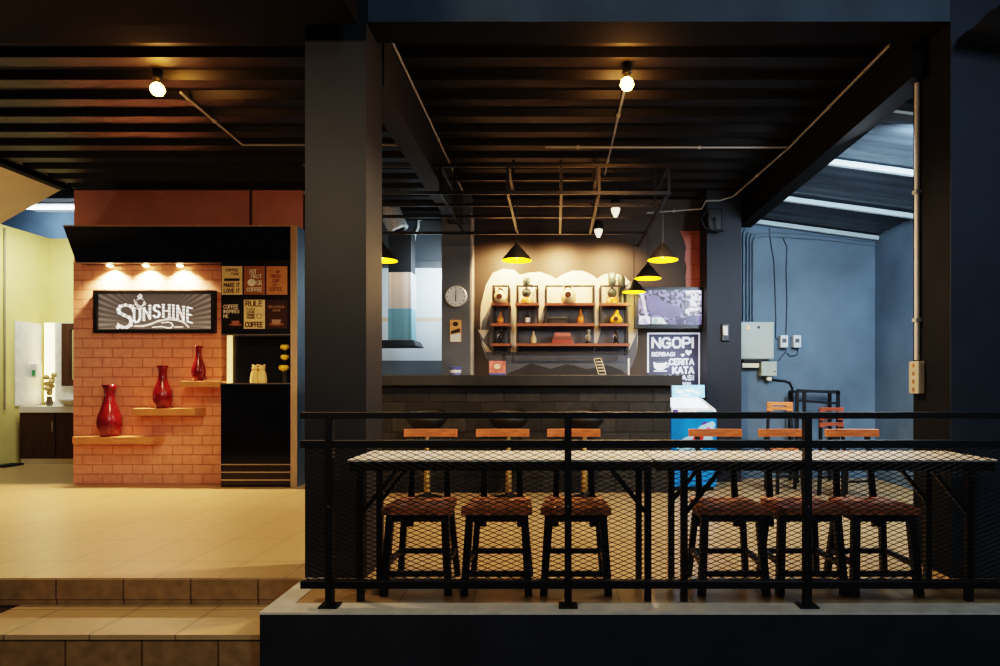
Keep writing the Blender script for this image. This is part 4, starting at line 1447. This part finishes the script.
ceiling_bulb(627, 84, 4.87, 'bare glowing bulb on the black ceiling above the white tables', 270)
ceiling_bulb(157.5, 89.5, 4.96, 'bare glowing bulb on the ceiling above the brick wall side', 122, .09, (1, .66, .36))

zc = CEIL - .02
SAD = M('conduit saddle', (160, 162, 162), .5)


def conduit(pts, label, r=.011):
    t = thing('conduit_pipe', label, 'pipe', tuple(pts[0]))
    MB().tube(pts, r).build('pipe', PIPEW, t)
    for p, q in zip(pts, pts[1:]):
        p, q = Vector(p), Vector(q)
        if (q - p).length > .5:
            c = (p + q) / 2
            MB().tube([c - (q - p).normalized() * .015, c + (q - p).normalized() * .015], r * 1.6, 10).build('saddle', SAD, t)


conduit([(-3.1, 5.3, zc), (-3.15, 6.45, zc), (-1.36, 6.45, zc)], 'pale cable pipe from the bulb on the brick side along the ceiling')
conduit([(.57, 5.05, zc), (.57, 6.45, zc), (.57, 7.35, zc)], 'pale cable pipe running back from the bulb over the tables')
conduit([(-.1, 6.45, zc - .025), (.57, 6.45, zc - .025), (2.34, 6.45, zc - .025)], 'pale cable pipe running across the ceiling to the beam')
conduit([(2.357, 4.5, H + 2.40), (2.357, 6.5, H + 2.40)], 'pale cable pipe along the black beam near the socket column')
conduit([(2.352, 6.52, H + 2.40), (2.2, 7.9, H + 2.34), (2.05, 7.97, H + 2.31), (1.885, 7.98, H + 2.31), (1.88, 8.2, H + 2.27), (1.2, 8.36, H + 2.26)], 'pale cable pipe bending from the beam to the back wall')
conduit([(-1.15, 4.4, CEIL - .02), (-1.15, 8.2, CEIL - .02)], 'pale cable pipe along the brown grey beam')

# pipe and sockets on the column
t = thing('conduit_pipe', 'tall white pipe down the column above the sockets', 'pipe', (XR - .02, 4.33, 1.38))
MB().tube([(XR - .018, 4.33, 1.376), (XR - .018, 4.33, PZ(47, 4.33))], .017, 12).build('pipe', M('grey white pvc pipe', (196, 196, 194), .45, var=.05), t)
for yy in (60, 192, 320):
    MB().box(XR - .04, XR - .001, 4.305, 4.355, PZ(yy, 4.33) - .012, PZ(yy, 4.33) + .012).build('saddle', SAD, t)
t = thing('socket_strip', 'cream strip of four power sockets on the column', 'sockets', (XR - .02, 4.33, 1.15))
zs0, zs1 = PZ(393.5, 4.33), PZ(361.5, 4.33)
MB().box(XR - .045, XR - .001, 4.27, 4.385, zs0, zs1).build('back_box', M('dull cream plastic', (176, 168, 150), .5, var=.04), t, .004)
for k in range(4):
    zz = zs0 + (zs1 - zs0) * (k + .5) / 4
    m = MB()
    m.box(XR - .0462, XR - .0452, 4.316, 4.34, zz - .013, zz + .013)
    m.build('socket_outlet', M('orange brown socket', (150, 92, 52), .4), t)

# ------------------------------------------------------------------ electrics on the blue wall
t = thing('electrical_cabinet', 'grey electrical cabinet with red lamp and lock on the blue wall', 'electrical box', (PX(757, 8.1), 8.2, PZ(360, 8.1)))
GB = M('grey enamel', (160, 170, 160), .4, var=.05)
EY = 8.12
a, b, z0, z1 = PX(740, EY), PX(774, EY), PZ(359, EY), PZ(322, EY)
MB().box(a, b, EY + .012, WY - .001, z0, z1).build('casing', GB, t)
dd = MB().box(a + .01, b - .01, EY, EY + .0115, z0 + .01, z1 - .01).build('door', GB, t, .003)
MB().ball((PX(748.5, EY), EY - .002, PZ(327.8, EY)), .012).build('indicator_lamp', M('red lamp', (255, 110, 50), .3, emit=(255, 90, 40), es=5), dd)
MB().cyl((PX(758.5, EY), EY - .01, PZ(327.4, EY)), (PX(758.5, EY), EY, PZ(327.4, EY)), .018).build('lock', BLACK, dd)
MB().box(a + .06, b - .09, EY + .06, WY - .001, z0 - .03, z0 - .001).build('cable_gland', BLACK, t)
tag(MB().box(PX(742.5, 8.2), PX(759, 8.2), 8.2, WY + .003, PZ(367.5, 8.2), PZ(363.2, 8.2)).build('terminal_cover', CREAM), 'small white terminal cover below the electrical cabinet', 'electrical box')
t = thing('junction_box', 'grey junction box hanging at the corner of the electrical cabinet', 'electrical box', (PX(769, 8.18), 8.2, PZ(376, 8.18)))
MB().box(PX(761.5, 8.15), PX(777, 8.15), 8.15, WY - .001, PZ(376, 8.15), PZ(361.5, 8.15)).build('casing', GB, t, .008)
MB().cyl((PX(775, 8.14), 8.14, PZ(371.5, 8.14)), (PX(775, 8.14), 8.15, PZ(371.5, 8.14)), .008).build('screw', BLACK, t)
MB().box(PX(767, 8.2), PX(771.5, 8.2), 8.19, 8.26, PZ(380.5, 8.2), PZ(376.5, 8.2)).build('gland', CREAM, t)
for px, lab in ((784.5, 'white breaker box on the blue wall, nearer the electrical cabinet'), (797.5, 'white breaker box on the blue wall, farther from the electrical cabinet')):
    t = thing('breaker_box', lab, 'electrical box', (PX(px, 8.2), 8.2, PZ(347, 8.2)), 'breaker boxes')
    MB().box(PX(px - 3.8, 8.2), PX(px + 3.8, 8.2), 8.2, WY - .001, PZ(347.5, 8.2), PZ(335.2, 8.2)).build('casing', M('white breaker casing', (206, 212, 216), .4), t, .008)
    MB().box(PX(px - 2, 8.19), PX(px + 2, 8.19), 8.19, 8.1995, PZ(342.5, 8.19), PZ(338.5, 8.19)).build('switch', M('dark grey switch', (70, 76, 84), .4), t)
CAB = M('dark cable', (30, 36, 44), .5)
CABB = M('blue grey conduit', (96, 112, 126), .5)


def cable(pxs, label, mat=CAB, r=.007, Y=8.2945, nm='cable'):
    return tag(MB().tube([P(x, y, Y) for x, y in pxs], r, 8).build(nm, mat), label, 'cable')


cable([(769, 228), (771, 245), (774, 262), (775, 290), (776, 320), (775.5, 338), (779.5, 341)], 'dark cable hanging down to the nearer breaker box')
cable([(783, 238), (787, 247), (786, 270), (787, 300), (786, 334.5)], 'dark cable with a hook at its top, ending on a breaker box')
cable([(786, 348.5), (786, 352), (781, 357), (778.5, 361)], 'dark cable looping from the breaker boxes to the junction box')
cable([(798, 348.5), (797, 355), (790, 356.5), (787, 353)], 'short dark cable under the farther breaker box')
cable([(770.5, 379.5), (785, 381), (790, 383), (792.5, 389), (792.5, 402), (788, 408)], 'black hose from the junction box to the black metal rack', BLACK, .014, 8.287, 'hose')
for k, (px, top, lab) in enumerate(((743.5, 229, 'conduit up from the cabinet, closest to the pillar'), (747, 232, 'conduit up from the cabinet, second from the pillar'), (750.2, 234, 'conduit up from the cabinet, third from the pillar'), (753, 236, 'conduit up from the cabinet, bending off along the wall top'))):
    pts_ = [(px, 321), (px, top + 5), (px + 2, top)]
    if k == 3: pts_ = [(px, 321), (px, 242), (755, 237), (770, 236), (830, 240), (880, 246)]
    if k == 2: pts_ = [(px, 321), (px, 238), (752, 234), (775, 232), (830, 236), (878, 242)]
    cable(pts_, 'thin grey ' + lab, CABB, .009, 8.27, 'wall_conduit')
t = thing('wall_switch', 'small white and black control on the dark pillar', 'switch', (PX(725, 7.99), 7.98, PZ(341, 7.99)))
MB().box(PX(721.5, 7.98), PX(729.5, 7.98), 7.97, 7.9995, PZ(341, 7.98), PZ(324, 7.98)).build('back_plate', BLACK, t, .006)
MB().box(PX(723, 7.96), PX(727.6, 7.96), 7.95, 7.9695, PZ(335.5, 7.96), PZ(326, 7.96)).build('control', WHITE, t, .006)
t = thing('wall_speaker', 'small black box with loose cables high on the dark pillar', 'speaker', (PX(714, 7.9), 7.9, PZ(228, 7.9)))
MB().box(PX(708, 7.85), PX(722, 7.85), 7.85, 7.99, PZ(230, 7.85), PZ(208, 7.85)).build('box', BLACK, t, .01)
m = MB()
for s in (0, 1, 2):
    m.tube([P(706 + 4 * s, 212 + 3 * s, 7.84), P(701 + 7 * s, 218, 7.8), P(705 + 6 * s, 228 + 2 * s, 7.82), P(722 + s, 231, 7.9)], .008, 6)
m.build('cables', CAB, t)

# ------------------------------------------------------------------ back corner: slat chairs and rack
def slat_chair(px, Y, rot, label, mat, slats):
    X = PX(px, Y)
    t = thing('slat_back_chair', label, 'chair', (0, 0, 0))
    top = max(slats) + .05
    MB().box(-.2, .2, -.2, .2, .46, .49).build('seat', mat, t, .005)
    for s in (-1, 1):
        MB().bar((s * .17, -.18, 0), (s * .165, -.165, .459), .032).build('leg', IRON, t)
        MB().bar((s * .17, .22, 0), (s * .165, .19, .459), .032).bar((s * .155, .215, .44), (s * .12, .26, top - .01), .03).build('leg', IRON, t)
    for z in slats:
        m = MB()
        m.box(-.15, -.08, .225, .245, z, z + .052)
        m.box(.08, .15, .225, .245, z, z + .052)
        m.box(-.08, .08, .225, .245, z + .014, z + .052)
        m.build('back_slat', mat, t, .003)
    MB().bar((-.17, -.17, .2), (.17, -.17, .2), .022).build('stretcher', IRON, t)
    MB().bar((-.165, .2, .2), (.165, .2, .2), .022).build('stretcher', IRON, t)
    t.location = (X, Y, .001)
    t.rotation_euler = (0, 0, rot)


slat_chair(787, 7.25, 0, 'orange slat backed chair standing below the electrical cabinet', ORANGEW, (.905, .96))
slat_chair(846, 6.85, math.radians(14), 'dark red slat backed chair in front of the black metal rack', M('dark red brown wood', (140, 70, 48), .4, var=.3, scale=7), (.745, .82, .91))
t = thing('metal_rack', 'black tubular metal rack against the blue wall', 'rack', (3.25, 7.9, 0))
ra, rb = PX(797, 7.9), PX(838, 7.9)
for X in (ra, ra + .09, rb):
    MB().bar((X, 7.9, 0), (X, 7.9, 1.13), .035).build('leg', IRON, t)
for X in (ra, rb):
    MB().bar((X, 8.14, 0), (X, 8.14, 1.13), .035).build('leg', IRON, t)
    MB().bar((X, 7.9, 1.13), (X, 8.14, 1.13), .03).build('side_rail', IRON, t)
MB().bar((ra, 7.9, 1.145), (rb + .017, 7.9, 1.12), .035).build('top_rail', IRON, t)
MB().bar((ra, 7.9, 1.02), (rb, 7.9, .985), .03).build('rail', IRON, t)
MB().bar((ra, 8.14, 1.13), (rb, 8.14, 1.13), .03).build('rail', IRON, t)

# ------------------------------------------------------------------ light
def spot(name, loc, target, power, color, angle, blend=.6, size=.04):
    ld = bpy.data.lights.new(name, 'SPOT')
    ld.energy = power
    ld.color = color
    ld.spot_size = math.radians(angle)
    ld.spot_blend = blend
    ld.shadow_soft_size = size
    o = bpy.data.objects.new(name, ld)
    o.location = loc
    o.rotation_euler = (Vector(target) - Vector(loc)).to_track_quat('-Z', 'Y').to_euler()
    C.objects.link(o)


def area(name, loc, target, power, color, sx, sy):
    ld = bpy.data.lights.new(name, 'AREA')
    ld.shape = 'RECTANGLE'
    ld.size, ld.size_y = sx, sy
    ld.energy = power
    ld.color = color
    o = bpy.data.objects.new(name, ld)
    o.location = loc
    o.rotation_euler = (Vector(target) - Vector(loc)).to_track_quat('-Z', 'Y').to_euler()
    C.objects.link(o)


for px in (111, 147, 181):
    xx = PX(px, 7.78)
    spot('downlight_beam', (xx, 7.775, cz0 - .05), (xx, 7.8, 0), 210, (1, .7, .42), 140, .9, .03)
for X, e in ((-.62, 22), (.06, 28), (.7, 18)):
    spot('wall_washer', (X, 8.06, 2.82), (X, 8.42, 2.5), e * 2.2, (1, .64, .32), 165, .5, .04)
area('yard_light', (2.87, 4.9, 2.85), (3.9, 7.6, 1.3), 66, (.72, .87, 1), .25, .9)
area('yard_up_light', (3.7, 5.2, 2.2), (3.2, 6.9, 3.3), 10, (.72, .88, 1), .3, 1.0)
area('yard_floor_fill', (3.0, 5.6, 3.05), (2.0, 5.3, 0), 30, (.8, .9, 1), .3, 1.0)  # fill added to spread cool yard light over the floor, no separate lamp
area('kitchen_light', (-1.4, 8.8, 2.9), (-2.5, 9.5, 2.0), 24, (.82, .93, 1), .8, .3)
area('corridor_light', (-7.2, 9.3, 3.5), (-7.6, 10.2, 1.2), 34, (1, .97, .84), .8, .5)
area('soffit_fill', (-7.2, 7.0, 1.0), (-6.7, 6.2, 3.2), 9, (1, .92, .74), .5, .5)  # upward fill added to brighten the cream soffit, no lamp stands here
area('far_light', (-9.5, 11.6, 4.2), (-9.5, 12.6, 4.0), 14, (.75, .88, 1), 1, .3)
area('freezer_light', (1.58, 8.0, 1.5), (1.6, 8.4, 1.5), 1.6, (.7, .8, 1), .4, .1)
area('street_light', (-2.2, .9, 3.1), (-2.0, 4.0, -.1), 40, (1, .76, .48), .5, .5)
area('street_cool_fill', (3.5, -2.5, 4.5), (1.5, 4, 1), 100, (.7, .85, 1), 1.2, 1.2)  # bluish front fill added for the night ambience, not a street lamp

w = bpy.data.worlds.new('night')
bpy.context.scene.world = w
w.use_nodes = True
nt = w.node_tree
bg = nt.nodes['Background']
bg.inputs['Color'].default_value = (.5, .66, 1, 1)
bg.inputs['Strength'].default_value = .03

cam = bpy.data.cameras.new('camera')
cam.sensor_width = 36
cam.lens = 36 * F / 1000
cam.shift_x = -(VX - 500) / 1000
cam.shift_y = (VY - 333) / 1000
cam.clip_start = .05
co = bpy.data.objects.new('camera', cam)
co.location = (0, 0, H)
co.rotation_euler = (PI / 2, 0, 0)
C.objects.link(co)
sc = bpy.context.scene
sc.camera = co
sc.view_settings.view_transform = 'Filmic'
sc.view_settings.look = 'High Contrast'
sc.view_settings.exposure = 0.45
